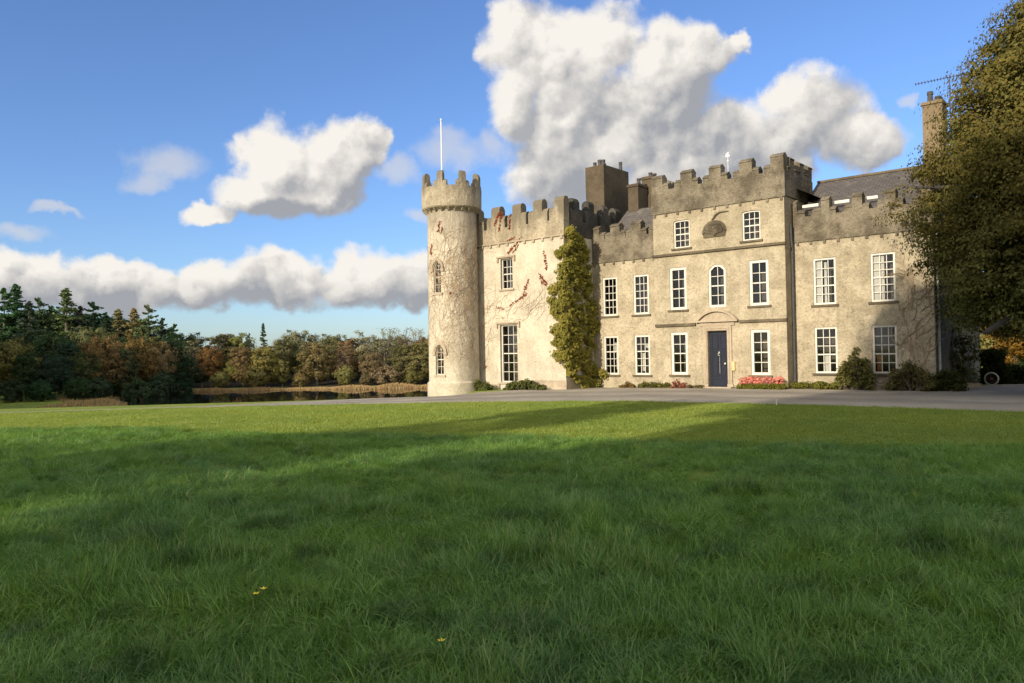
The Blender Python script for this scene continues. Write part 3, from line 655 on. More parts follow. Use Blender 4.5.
# round tower ---------------------------------------------------------------
TX, TY, TR = -12.74, -2.91, 1.25
tw = MB(); n = 64
prof = [(TR+.10, -1.2), (TR+.10, .20), (TR+.02, .28), (TR+.015, .3), (TR-.02, 8.72)]
vs = []; fs = []
for r, z in prof: vs += [(TX+r*math.cos(2*math.pi*i/n), TY+r*math.sin(2*math.pi*i/n), z) for i in range(n)]
for q in range(len(prof)-1): fs += [(q*n+i, q*n+(i+1) % n, (q+1)*n+(i+1) % n, (q+1)*n+i) for i in range(n)]
fs += [tuple(range(n-1, -1, -1)), tuple(range((len(prof)-1)*n, len(prof)*n))]
tw.add(vs, fs); tower = tw.build('tower_wall', M['cream'], castle)
# two gothic windows facing out to the left front
VD = math.atan2(-1, -.2)
def tower_window(ang, z0, z1, w):
    """build a window in its own frame, turned so that it faces out of the tower at ang"""
    c, s = math.cos(ang), math.sin(ang)
    def place(o):
        # local x to the right when seen from outside, local y into the wall
        o.matrix_local = Matrix(((-s, -c, 0, TX+c*(TR-.03)), (c, -s, 0, TY+s*(TR-.03)), (0, 0, 1, 0), (0, 0, 0, 1)))
    prof = arch_prof(-w/2, w/2, z0, z1, 'gothic'); cutter = MB().prism(prof, -.3, .8)
    T = Matrix(((-s, -c, 0, TX+c*(TR-.03)), (c, -s, 0, TY+s*(TR-.03)), (0, 0, 1, 0), (0, 0, 0, 1)))
    cutter.v = [tuple(T @ Vector(v)) for v in cutter.v]; carve(tower, cutter)
    fr = window('TX', -w/2, w/2, z0, z1, 0, 2, 4, 'gothic', fw=.04, recess=.07, sill=False); place(fr)
    CUT.pop('TX')
    hm = MB(); hw_ = w/2; po = inset(prof, -.17); pi_ = inset(prof, -.04)
    k = len(prof)
    keep = list(range(2, k))
    for a, b in zip(keep[:-1], keep[1:]):
        q = [po[a], po[b], pi_[b], pi_[a]]; hm.prism(q[::-1], -.045, .10)
    for sg in (-1, 1): hm.box(sg*(w/2+.10)-.09, sg*(w/2+.10)+.09, -.05, .10, z1-.75*w-.17, z1-.75*w-.0)
    sl_ = MB().box(-w/2-.10, w/2+.10, -.06, .12, z0-.10, z0-.005); o_ = sl_.build('sill', M['stone'], castle); place(o_)
    place(hm.build('hood_mould', M['stone'], castle))
VANG = math.atan2(house(0, 0)[1]-TY, house(0, 0)[0]-TX)        # towards the camera
tower_window(VANG-R_(38.5), 4.61, 6.17, .46)
tower_window(VANG-R_(35), .62, 2.10, .48)
# flared parapet with corbels and stepped merlons
tp = MB(); PR = 1.49
ringpts = lambda r, z: [(TX+r*math.cos(2*math.pi*i/n), TY+r*math.sin(2*math.pi*i/n), z) for i in range(n)]
vs = []; fs = []
pp = [(TR-.05, 8.66), (PR-.05, 8.77), (PR, 8.83), (PR+.015, 9.80), (PR-.32, 9.80), (PR-.32, 8.9)]
for r, z in pp: vs += ringpts(r, z)
for q in range(len(pp)-1): fs += [(q*n+i, q*n+(i+1) % n, (q+1)*n+(i+1) % n, (q+1)*n+i) for i in range(n)]
fs.append(tuple((len(pp)-1)*n+i for i in range(n)))
tp.add(vs, fs); tpar = tp.build('battlement', M['tower_parapet'], castle)
cb = MB()
for i in range(24):
    a = 2*math.pi*(i+.5)/24; c, s = math.cos(a), math.sin(a); u = np.array([-s, c])*.045
    vs = [(TX+c*r+sg*u[0], TY+s*r+sg*u[1], z) for r, z in ((TR-.05, 8.56), (TR+.05, 8.60), (PR-.01, 8.74), (TR-.05, 8.74)) for sg in (-1, 1)]
    cb.add(vs, [(0, 1, 3, 2), (2, 3, 5, 4), (4, 5, 7, 6), (6, 7, 1, 0), (0, 2, 4, 6), (1, 7, 5, 3)])
cb.build('corbels', M['tower_parapet'], tpar)
def tower_merlon(a):
    mb = MB()
    for (da0, da1, top) in ((-.10, .10, 10.54), (-.235, -.102, 10.10), (.102, .235, 10.10)):
        k = 4; ang = np.linspace(a+da0, a+da1, k); P = []
        for r, z in ((PR+.012, 9.76), (PR+.012, top-.2), (PR-.03, top-.07), (PR-.15, top), (PR-.27, top-.07), (PR-.31, top-.2), (PR-.31, 9.76)):
            jr, jz = random.uniform(-.012, .012), random.uniform(-.012, .012); P.append([(TX+(r+jr)*math.cos(q), TY+(r+jr)*math.sin(q), z+jz) for q in ang])
        m_ = len(P); vs = [p for row in P for p in row]; fs = []
        for i in range(m_):
            for q in range(k-1): fs.append((i*k+q, i*k+q+1, ((i+1) % m_)*k+q+1, ((i+1) % m_)*k+q))
        fs += [tuple(i*k for i in range(m_)), tuple(i*k+k-1 for i in range(m_-1, -1, -1))]
        mb.add(vs, fs)
    mb.build('merlon', M['tower_parapet'], tpar)
for i in range(8): tower_merlon(VANG+R_(22.5+45*i))
# flagpole, weather vane, aerial ---------------------------------------------
def wpt(s, n_, z): x, y = world(s, n_); return Vector((x, y, z))
fp = empty('flagpole', wpt(TX-.36, TY-.30, 8.7), 0, 'thin bare white flagpole standing on top of the round tower', 'flagpole')
MB().cyl((0, 0), .045, .03, 0, 4.65, 10).build('pole', M['pole'], fp); MB().tube([(0, 0, 4.62), (0, 0, 4.68), (0, 0, 4.73), (0, 0, 4.76)], [.03, .06, .05, .01], 10).build('finial', M['pole'], fp)
wv = empty('weather_vane', wpt(.2, .9, 8.2), -YAW, 'small white weather vane above the centre battlements of the house', 'weather vane')
MB().cyl((0, 0), .014, .012, 0, 1.9, 8).build('rod', M['pole'], wv)
MB().prism([(-.11, 1.72), (.07, 1.70), (.09, 1.78), (.02, 1.82), (.06, 1.93), (-.05, 1.86), (-.09, 1.80)], -.012, .012).build('vane', M['pole'], wv)
MB().cyl((0, 0), .045, .045, 1.5, 1.56, 10).build('collar', M['pole'], wv)
ae = empty('television_aerial', wpt(8.05, 4.4, 9.5), 0, 'long thin television aerial on a mast beside the right-hand chimney', 'aerial')
pa, pb = at(913, 85, 31.5), at(965, 74, 30.5); org = Vector(ae.location)
MB().tube([(0, 0, 0), (0, 0, (pa.z+pb.z)/2-org.z+.05)], .022, 6).build('mast', M['iron'], ae)
half = (pb-pa)*.5; zc = Vector((0, 0, (pa.z+pb.z)/2-org.z)); off = ((pa+pb)*.5-org); off.z = 0
bo = MB(); bo.tube([zc-half+off*.8, zc+half+off*.8], .014, 5); bo.build('boom', M['iron'], ae)
el_ = MB(); ax = half.normalized(); sd_ = ax.cross(Vector((0, 0, 1))).normalized()
for t in np.linspace(-.98, .98, 17): c_ = zc+off*.8+half*t; el_.tube([c_-sd_*.12+Vector((0, 0, -.02)), c_+sd_*.12+Vector((0, 0, .02))], .012, 4)
el_.build('elements', M['iron'], ae)

# ------------------------------------------------------------------ foliage
def leaves(P, size, nrm=None, flat=.0, sx=1.0, hang=0):
    """quads at points P (n,3), random attitude"""
    n = len(P); a = rng.normal(size=(n, 3)); b = rng.normal(size=(n, 3))
    if nrm is not None:     # leaves roughly face outwards
        a = np.cross(nrm, a)
        b = np.cross(nrm+rng.normal(size=(n, 3))*.5, a)
    a /= np.linalg.norm(a, axis=1)[:, None]+1e-9; b -= (a*b).sum(1)[:, None]*a; b /= np.linalg.norm(b, axis=1)[:, None]+1e-9
    s = (size*(.6+.8*rng.random(n)))[:, None]; a = a*s*sx; b = b*s*.62
    V = np.stack([P-a, P-a*.1-b, P+a, P-a*.1+b], 1).reshape(-1, 3); F = np.arange(4*n).reshape(-1, 4)
    return V, F
def tints(n, clump=None):
    t = np.stack([rng.random(n), rng.random(n)**2.0], 1)
    if clump is not None: t[:, 0] = np.clip(.45*t[:, 0]+.55*clump, 0, 1)
    return t
def ellipsoid_clumps(nc, nl, rx, ry, rz, cz, cr, size, shell=.55, fn=None):
    """leaf clumps through a crown's volume, denser to the outside; gaps between clumps"""
    d = rng.normal(size=(nc, 3)); d /= np.linalg.norm(d, axis=1)[:, None]
    r = shell+(1-shell)*rng.random(nc)**.6; lump = 1+.16*np.sin(d[:, 0]*5+d[:, 2]*4+1)+.12*np.sin(d[:, 1]*7+d[:, 2]*6)
    c = d*(r*lump)[:, None]*np.array([rx, ry, rz])
    if fn is not None: c = fn(c)
    q = rng.normal(size=(nc, nl, 3)); q *= (rng.random((nc, nl, 1))**.5)/(np.linalg.norm(q, axis=2, keepdims=True)+1e-9)
    crs = cr*(.6+.8*rng.random((nc, 1, 1))); P = c[:, None]+q*crs*np.array([1, 1, .7]); P = P.reshape(-1, 3); P[:, 2] += cz
    nr = (q*np.array([1, 1, 1.2])+d[:, None]*.8).reshape(-1, 3)
    V, F = leaves(P, np.full(len(P), size), nr); cl = np.repeat(rng.random(nc), nl)
    return V, F, tints(len(P), cl), c
def limbs(mb, base, h, r, ends, seg=4):
    """a tapered trunk with limbs to the given points"""
    pts = [Vector(base)+Vector((math.sin(i*1.3)*r*.5, math.cos(i*1.7)*r*.4, h*i/seg)) for i in range(seg+1)]
    mb.tube(pts, [r*(1.25 if i == 0 else 1-.6*i/seg) for i in range(seg+1)], 9)
    for e in ends:
        e = Vector(e); t = random.uniform(.35, .95); p0 = Vector(base)+Vector((0, 0, h*t)); m_ = (p0+e)/2+Vector((0, 0, -.06*(e-p0).length))+Vector((random.uniform(-.2, .2), random.uniform(-.2, .2), 0))
        r0 = r*(1-.6*t)*.6; mb.tube([p0, m_, e], [r0, r0*.6, r0*.18], 6)
PROTO = {}
def proto_broad(key, h, rx, nc, nl, size, cr, base=.22, shell=.55, bare=False):
    rz = h*(1-base)/2; cz = h*(1+base)/2
    V, F, t, c = ellipsoid_clumps(nc, nl, rx, rx, rz, cz, cr, size, shell)
    crown = npmesh('crown_'+key, V, F, t); crown.materials.append(M['leaf'])
    tb = MB(); ends = [(p[0], p[1], p[2]+cz) for p in c[rng.permutation(nc)[:(90 if bare else 22)]]]; limbs(tb, (0, 0, -.4), h*.78, h*.026, ends)
    me = bpy.data.meshes.new('trunk_'+key); me.from_pydata(tb.v, [], tb.f); me.materials.append(M['bark'])
    PROTO[key] = (crown, me)
def proto_conifer(key, h, rb, nbr, per, size, droop=.25, pw=.85, bare=.06):
    P = []
    for i in range(nbr):
        f = rng.random()**1.15*.985; z = h*(bare+(1-bare)*f); r = rb*(1-f)**pw*(.45+.7*rng.random())+.12
        a = rng.random()*6.283; k = max(4, int(per*(.3+r/rb))); t = rng.random(k)**.75
        side = (rng.random(k)-.5)*r*.55*(1.05-t)
        p = np.stack([np.cos(a)*r*t-np.sin(a)*side, np.sin(a)*r*t+np.cos(a)*side, z-droop*r*t+.30*r*t**3-.12*np.abs(side)], 1)
        P.append(p+rng.normal(size=(k, 3))*np.array([.09, .09, .07]))
    k = 40; P.append(np.stack([rng.normal(size=k)*.06, rng.normal(size=k)*.06, h*(.93+.07*rng.random(k))], 1))
    P = np.concatenate(P); V, F = leaves(P, np.full(len(P), size), None, sx=1.2)
    crown = npmesh('crown_'+key, V, F, tints(len(P))); crown.materials.append(M['needle'])
    tb = MB(); tb.tube([(0, 0, -.4), (0, 0, h*.5), (0, 0, h*.99)], [h*.018, h*.011, .02], 8)
    me = bpy.data.meshes.new('trunk_'+key); me.from_pydata(tb.v, [], tb.f); me.materials.append(M['bark'])
    PROTO[key] = (crown, me)
proto_broad('round', 10, 3.9, 190, 60, .17, .90)
proto_broad('oval', 11, 3.0, 180, 60, .16, .80, .12)
proto_broad('high', 10, 2.4, 170, 60, .17, .75, .60)
proto_broad('loose', 11, 3.3, 130, 30, .17, .8, .15, .35, bare=True)
proto_broad('bare', 12, 3.0, 150, 9, .14, .75, .2, .4, bare=True)
proto_broad('bush', 5, 2.6, 100, 50, .17, .75, .02)
proto_conifer('spire', 16, 3.3, 190, 44, .17, .30)
proto_conifer('fir', 16, 4.2, 110, 56, .18, .12, .6, .15)
def tree(kind, loc, h, wscale, col, label, cat, name, group=None, rz=None):
    """a tree of one kind: trunk and crown under an Empty at its foot"""
    cm, tm = PROTO[kind]; h0 = {'high': 10, 'round': 10, 'oval': 11, 'loose': 11, 'bare': 12, 'bush': 5, 'spire': 16, 'fir': 16}[kind]
    r = empty(name, loc, rng.random()*6.28 if rz is None else rz, label, cat, group); k = h/h0; r.scale = (k*wscale, k*wscale, k)
    c = bpy.data.objects.new('crown', cm); COL.objects.link(c); c.parent = r; c.color = (*col, 1)
    t = bpy.data.objects.new('trunk', tm); COL.objects.link(t); t.parent = r
    return r
ORD = ['leftmost', 'second from the left', 'third from the left', 'fourth from the left', 'fifth from the left', 'sixth from the left', 'seventh from the left', 'eighth from the left', 'ninth from the left', 'tenth from the left', 'eleventh from the left', 'twelfth from the left', 'thirteenth from the left', 'fourteenth from the left', 'fifteenth from the left', 'sixteenth from the left', 'seventeenth from the left', 'eighteenth from the left', 'nineteenth from the left', 'twentieth from the left']
DK, MG, OL, BR, OR_, YG_, GY = (.036, .060, .036), (.064, .092, .044), (.140, .142, .066), (.165, .140, .080), (.165, .120, .055), (.185, .182, .070), (.200, .180, .130)
KINDS = {  # what, name, category, label
    'spire': ('dark_spire', 'conifer', 'dark pointed conifer on the wood skyline'), }
# (kind, px, top y, depth, width scale, colour, sort)
FOREST = [
    # left wood, skyline conifers
    ('spire', -14, 296, 150, 1.45, DK, 'c'), ('fir', 4, 288, 148, 1.16, DK, 'c'), ('spire', 16, 284, 152, 1.45, DK, 'c'), ('spire', 29, 301, 146, 1.59, DK, 'c'), ('fir', 39, 298, 150, 1.30, DK, 'c'), ('fir', 52, 306, 152, 1.38, MG, 'c'), ('spire', 66, 288, 146, 1.52, MG, 'c'),
    ('fir', 80, 306, 148, 1.30, DK, 'c'), ('fir', 93, 302, 150, 1.45, DK, 'c'), ('spire', 106, 314, 146, 1.74, DK, 'c'), ('spire', 118, 309, 150, 1.59, OL, 'c'), ('spire', 134, 308, 148, 1.59, OL, 'c'), ('fir', 148, 305, 146, 1.23, MG, 'c'), ('fir', 162, 318, 150, 1.30, DK, 'c'), ('fir', 174, 324, 148, 1.23, DK, 'c'),
    # left wood, broadleaf front
    ('oval', 40, 308, 160, 1.8, DK, 'd'), ('oval', 82, 312, 160, 1.7, DK, 'd'), ('oval', 118, 316, 160, 1.6, DK, 'd'),
    ('oval', 20, 312, 156, 1.6, DK, 'd'), ('oval', 60, 314, 156, 1.6, DK, 'd'), ('oval', 100, 318, 156, 1.6, DK, 'd'), ('oval', 135, 320, 156, 1.5, DK, 'd'), ('oval', 164, 328, 156, 1.2, DK, 'd'), ('oval', -15, 312, 156, 1.6, DK, 'd'),
    ('round', -22, 338, 116, 1.0, MG, 'd'), ('round', 8, 340, 114, 1.0, OL, 'd'), ('oval', 32, 328, 128, 1.25, DK, 'd'), ('round', 50, 334, 124, 1.0, DK, 'd'), ('oval', 70, 342, 120, 1.1, DK, 'd'), ('round', 92, 328, 134, .8, OL, 'd'), ('oval', 126, 336, 136, 1.2, DK, 'd'), ('round', 168, 338, 132, .85, DK, 'd'), ('oval', 26, 352, 112, .9, DK, 'd'), ('round', 55, 357, 113, .95, DK, 'd'),
    ('round', 104, 337, 119, .8, OR_, 'o'), ('oval', 122, 346, 121, 1.0, MG, 'm'), ('round', 140, 337, 126, .7, OR_, 'o'), ('round', 86, 352, 117, .8, MG, 'm'), ('round', 158, 343, 128, .7, BR, 'g'),
    # across the lake
    ('loose', 188, 340, 134, .95, GY, 'g'), ('round', 188, 334, 150, 1.0, MG, 'm'), ('round', 210, 347, 136, .75, OR_, 'o'), ('oval', 222, 333, 150, 1.3, OL, 'm'), ('fir', 249, 333, 150, .6, DK, 'c'), ('spire', 263, 323, 150, .85, DK, 'c'),
    ('round', 202, 356, 133, .8, MG, 'm'), ('oval', 243, 346, 137, 1.1, BR, 'g'), ('round', 238, 334, 152, .9, YG_, 'm'), ('round', 234, 360, 133, .8, OL, 'm'), ('oval', 265, 345, 139, 1.3, YG_, 'm'), ('bush', 256, 366, 134, 1.0, YG_, 'b'), ('oval', 283, 338, 146, 1.0, OL, 'm'), ('round', 298, 331, 152, 1.0, GY, 'g'), ('oval', 282, 359, 134, 1.0, YG_, 'm'), ('oval', 316, 341, 136, 1.35, BR, 'g'), ('round', 304, 350, 146, .9, MG, 'm'),
    ('round', 334, 335, 152, 1.1, OL, 'm'), ('bush', 345, 366, 134, .85, YG_, 'b'), ('oval', 351, 338, 148, 1.2, BR, 'g'), ('loose', 343, 345, 142, 1.0, BR, 'g'), ('loose', 366, 331, 148, 1.2, GY, 'g'), ('bare', 386, 326, 146, 1.1, GY, 'g'), ('round', 372, 352, 138, .9, BR, 'g'), ('oval', 380, 338, 154, 1.3, OL, 'm'), ('bush', 388, 366, 134, 1.3, GY, 'b'), ('bare', 402, 326, 150, 1.0, GY, 'g'), ('oval', 404, 344, 140, 1.2, OL, 'm'), ('round', 396, 336, 154, 1.0, BR, 'g'), ('bare', 416, 327, 148, 1.1, GY, 'g'), ('oval', 419, 342, 138, 1.3, YG_, 'm'), ('round', 428, 337, 146, .9, OR_, 'o'), ('round', 442, 336, 142, 1.1, OL, 'm'), ('oval', 460, 335, 146, 1.1, OL, 'm'),
    ('bush', 198, 374, 148, 1.1, DK, 'b'), ('bush', 272, 374, 148, 1.2, OL, 'b'), ('bush', 322, 375, 148, 1.2, BR, 'b'), ('bush', 334, 373, 149, 1.1, DK, 'b'), ('bush', 436, 372, 148, 1.2, OL, 'b'),
    ('bush', 180, 372, 134, .8, DK, 'b'), ('bush', 300, 373, 133, .9, BR, 'b'), ('bush', 365, 374, 133, .8, BR, 'b'), ('bush', 413, 370, 134, 1.0, OL, 'b'), ('bush', 100, 378, 112, .9, DK, 'b'), ('bush', 140, 380, 112, .8, DK, 'b'), ('bush', 160, 372, 126, .9, DK, 'b'), ('bush', 120, 372, 124, 1.1, DK, 'b'), ('bush', 78, 378, 110, 1.0, DK, 'b'), ('bush', 12, 380, 108, 1.0, DK, 'b'), ('bush', 40, 381, 109, 1.0, DK, 'b'), ('bush', 220, 372, 134, 1.0, OL, 'b')]
SORTS = {'c': ('conifer', 'conifer', 'dark pointed conifer'), 'd': ('broadleaf_tree', 'tree', 'shaded dark green tree of the left wood'), 'o': ('autumn_tree', 'tree', 'orange autumn tree'), 'g': ('thinning_tree', 'tree', 'grey-brown thinning tree'), 'm': ('broadleaf_tree', 'tree', 'leafy olive green tree'), 'b': ('bush', 'bush', 'low bush on the far bank')}
cnt = {}
for (kind, px, ty, dep, ws, col, so) in sorted(FOREST, key=lambda q: q[1]):
    if px >= 183: dep = max(dep+8, 146 if so == 'b' else 148)
    p = at(px, ty, dep); z = gz(p.x, p.y); k = cnt.get(so, 0); cnt[so] = k+1
    nm, cat, lab = SORTS[so]
    if k < 20: where = ORD[k]+' across the lake'
    else: where = {20: 'twenty-first', 21: 'twenty-second', 22: 'twenty-third', 23: 'twenty-fourth'}[k]+' from the left across the lake'
    tree(kind, (p.x, p.y, z-.2), p.z-z+.2, ws, tuple(c_*random.uniform(.85, 1.15)*(1.4 if so == 'c' else 1) for c_ in col), lab+', '+where, cat, nm, cat+'s beyond the lake')
# sunlit trees beyond the right end of the house
for i, (px, ty, dep, col, ds_) in enumerate([(978, 318, 62, YG_, 'half hidden by the side wall'), (996, 322, 66, YG_, 'left of the russet one'), (1012, 318, 60, (.2, .12, .03), ''), (1030, 322, 64, YG_, 'at the frame edge'), (1052, 318, 62, OL, '')]):
    p = at(px, ty, dep); z = gz(p.x, p.y)
    tree('round', (p.x, p.y, z-.9), p.z-z+.9, 1.1, col, ['sunlit yellow-green tree half hidden by the end of the house', 'sunlit yellow-green tree seen under the low bough of the huge tree', 'sunlit russet tree seen under the low bough of the huge tree', 'sunlit yellow-green tree right of the russet one', 'olive tree beyond the drive outside the right edge'][i], 'tree', 'sunlit_tree', 'trees beyond the drive')
# trees behind the camera whose shadows fall on the lawn, the beech and the house's right end
def sunframe(q, h): return (h*math.sin(SUN_AZ)-q*math.cos(SUN_AZ), h*math.cos(SUN_AZ)+q*math.sin(SUN_AZ))
for i, (q, h, H, ws, kind) in enumerate([(2.6, -18, 20.8, 1.0, 'high'), (6.1, -19, 20.2, .64, 'high'), (4.2, -20.5, 20.0, .8, 'high'), (7.3, -17.5, 18.6, .50, 'high'), (-4, -20, 21, 1.0, 'oval'), (-11, -24, 22, 1.0, 'round'), (-20, -26, 22, 1.0, 'round'), (-30, -30, 22, 1.0, 'round'), (11.9, -18, 13.6, .50, 'oval'), (14.9, -19, 7.9, 1.0, 'round'), (4.6, -14, 10.0, .88, 'bush'), (.6, -14.5, 10.4, .9, 'bush'), (-4.5, -15, 11, .95, 'bush'), (12.3, -16, 8.4, .72, 'round'), (-2.5, -14, 12, .9, 'round')]):
    x, y = sunframe(q, h); tree(kind, (x, y, gz(x, y)), H, ws, MG, 'tall parkland tree standing behind the photographer, casting shade on the lawn', 'tree', 'parkland_tree', 'parkland trees behind the camera')
for i, (q, h, H) in enumerate([(94, 10, 15), (102, 13, 16), (110, 16, 16), (118, 19, 17), (126, 20, 16.5), (134, 21, 17), (142, 21, 16.5), (150, 21, 17), (158, 20, 17), (167, 18, 18)]):
    x, y = sunframe(q, h); tree('round', (x, y, gz(x, y)), H, 1.2, DK, 'tall tree of the wood left of the lake, outside the photo', 'tree', 'broadleaf_tree', 'wood left of the lake')

# the big beech at the right -------------------------------------------------
bx, by = 18.5, 24.0
beech = empty('broadleaf_tree', (bx, by, gz(bx, by)), 0, 'huge green-brown leafy tree overhanging the right end of the house', 'tree')
prof_z = np.array([1.9, 2.4, 3.5, 5, 6.1, 7.5, 8.6, 9.7, 10.8, 12, 13.6, 15.2]); prof_r = np.array([3.1, 4.1, 4.7, 5.1, 5.5, 5.45, 5.1, 4.5, 3.7, 2.8, 1.8, .3])
nc, nl = 4200, 90
zz = rng.random(nc*4)*13.3+1.9; keep = rng.random(nc*4) < (np.interp(zz, prof_z, prof_r)/6.6); zz = zz[keep][:nc]; nc = len(zz)
ang = rng.random(nc)*6.283; rr = np.interp(zz, prof_z, prof_r); lump = 1+.07*np.sin(ang*5+zz*1.1)+.07*np.sin(ang*9-zz*2.3)+.05*np.sin(ang*17+zz*4.1)
fr_ = np.where(rng.random(nc) < .58, .80+.20*rng.random(nc), .2+.6*rng.random(nc)**.6); r_ = rr*lump*fr_-.3
C_ = np.stack([np.cos(ang)*r_, np.sin(ang)*r_, zz-.25*(r_/6)**2], 1)
q = rng.normal(size=(nc, nl, 3)); q *= (rng.random((nc, nl, 1))**.5)/np.linalg.norm(q, axis=2, keepdims=True)
sp_ = .58*(.45+1.1*rng.random((nc, 1, 1))); P = C_[:, None]+q*sp_*np.array([1.2, 1.2, .42]); outw = np.stack([np.cos(ang), np.sin(ang), .5*np.ones(nc)], 1)
P[:, :, 2] -= .18*np.linalg.norm(q[:, :, :2], axis=2)**2*sp_[:, :, 0]*2
P = P.reshape(-1, 3); V, F = leaves(P, np.full(len(P), .050), (q+outw[:, None]*.7).reshape(-1, 3))
tn = tints(len(P), np.repeat(rng.random(nc), nl)); tn[:, 1] = np.clip(np.repeat(np.clip((zz-3.5)/4, 0, 1)*.95+.1*rng.random(nc), nl)*rng.random(len(P))*2.2, 0, 1)
qi = rng.normal(size=(1500, 3)); qi /= np.linalg.norm(qi, axis=1)[:, None]; zi = rng.random(1500)*10+2.6; ri = np.interp(zi, prof_z, prof_r)*.78*rng.random(1500)**.5; ai = rng.random(1500)*6.283
Pi = (np.stack([np.cos(ai)*ri, np.sin(ai)*ri, zi], 1)[:, None]+rng.normal(size=(1500, 40, 3))*.28).reshape(-1, 3); Vi, Fi = leaves(Pi, np.full(len(Pi), .085)); F = np.concatenate([F, Fi+len(V)]); V = np.concatenate([V, Vi]); ti = tints(len(Pi)); ti[:, 1] *= .2; tn = np.concatenate([tn, ti])
bm_ = npmesh('crown', V, F, tn); link('crown', bm_, M['leaf'], beech, (.112, .112, .040))
tb = MB(); ends = [tuple(C_[i]*np.array([.93, .93, 1])) for i in rng.permutation(nc)[:60]]
limbs(tb, (0, 0, -.4), 11, .55, ends, 6)
a_, b_, c_ = at(1024, 312, 23.5), at(1003, 322, 23.2), at(984, 333, 23.0); o_ = Vector(beech.location)
tb.tube([Vector((-.2, 0, 2.6)), at(1050, 305, 23.8)-o_, a_-o_, b_-o_, c_-o_], [.3, .22, .16, .11, .06], 8)
M['beech_bark'] = simple('beech_bark', (.045, .040, .036), .9, var=.3, scale=3)
tb.build('trunk', M['beech_bark'], beech, fix=False)

# ivy on the wing's corner ------------------------------------------------------
def cluster_plant(name, label, cat, pts, nl, spread, size, color, mname='leaf', flat=(1, 1, .8), hang=0, stems=None, outward=None, group=None, part='leaves'):
    """pts: list of world points (n,3): leaf clusters around each"""
    C = np.array(pts, float); base = C[:, :2].mean(0); zb = gz(*base); root = empty(name, (base[0], base[1], zb), 0, label, cat, group); C = C-np.array([base[0], base[1], zb])
    n_ = len(C); q = rng.normal(size=(n_, nl, 3)); q *= (rng.random((n_, nl, 1))**.5)/np.linalg.norm(q, axis=2, keepdims=True)
    P = (C[:, None]+q*spread*np.array(flat)*(.6+.8*rng.random((n_, 1, 1)))).reshape(-1, 3)
    nr = (q+(np.array(outward) if outward is not None else np.array([0, 0, .5]))).reshape(-1, 3)
    V, F = leaves(P, np.full(len(P), size), nr); me = npmesh(part, V, F, tints(len(P), np.repeat(rng.random(n_), nl)))
    link(part, me, M[mname], root, color)
    if stems:
        mb = MB()
        for i in rng.permutation(n_)[:stems]:
            e = Vector(C[i]); b = Vector((e.x*.25+random.uniform(-.1, .1), e.y*.25+random.uniform(-.1, .1), -.1)); mb.tube([b, (b+e)/2+Vector((random.uniform(-.1, .1), random.uniform(-.1, .1), .05)), e], [.022, .015, .006], 5)
        mb.build('stems', M['bark'], root, fix=False)
    return root
pts = []
tocam = np.array([-OX, -OY, 0]); tocam = tocam/np.linalg.norm(tocam)
ivy_edge = [(238, 563, 584), (250, 557, 590), (265, 558, 592), (280, 553, 592), (300, 546, 596), (315, 549, 596), (335, 552, 597), (350, 549, 596), (362, 556, 598), (374, 570, 604), (386, 577, 598)]
for i in range(430):
    y = 229+158*random.random()**.95; e = np.array(ivy_edge); x0, x1 = np.interp(y, e[:, 0], e[:, 1]), np.interp(y, e[:, 0], e[:, 2])
    if y < 245: x0, x1 = 566-(y-230)*.3, 578+(y-230)*.4
    x0 += 3+5*math.sin(y*.23)*math.sin(y*.071); x1 -= 2+5*math.sin(y*.19+2)*math.sin(y*.09)
    f = random.random(); px = x0+(x1-x0)*f
    lump = .5+.5*math.sin(px*.42+1.3*math.sin(y*.17))*math.sin(y*.27+px*.09)
    bulge = math.sin(math.pi*(.12+.76*f))*(.15+.65*lump)
    r = ray(px, y)
    if px < 563:
        t = (YG-.06-.45*random.random()*lump+OX*SY+OY*CY)/(r[0]*SY+r[1]*CY)
    else:
        so = -6.42+(.02+.16*lump)*random.random(); t = (so+OX*CY-OY*SY)/(r[0]*CY-r[1]*SY)
        if house(r[0]*t, r[1]*t)[1] > YM-.12: t = (YM-.10-.35*random.random()*lump+OX*SY+OY*CY)/(r[0]*SY+r[1]*CY)
    d = r[1]*t
    pts.append(tuple(at(px, y, d)))
ivy = cluster_plant('climbing_creeper', 'tall column of yellow-green creeper growing up the corner beside the wing', 'creeper', pts, 62, .20, .060, (.178, .172, .044), outward=(-.3, -.8, .3), stems=0)
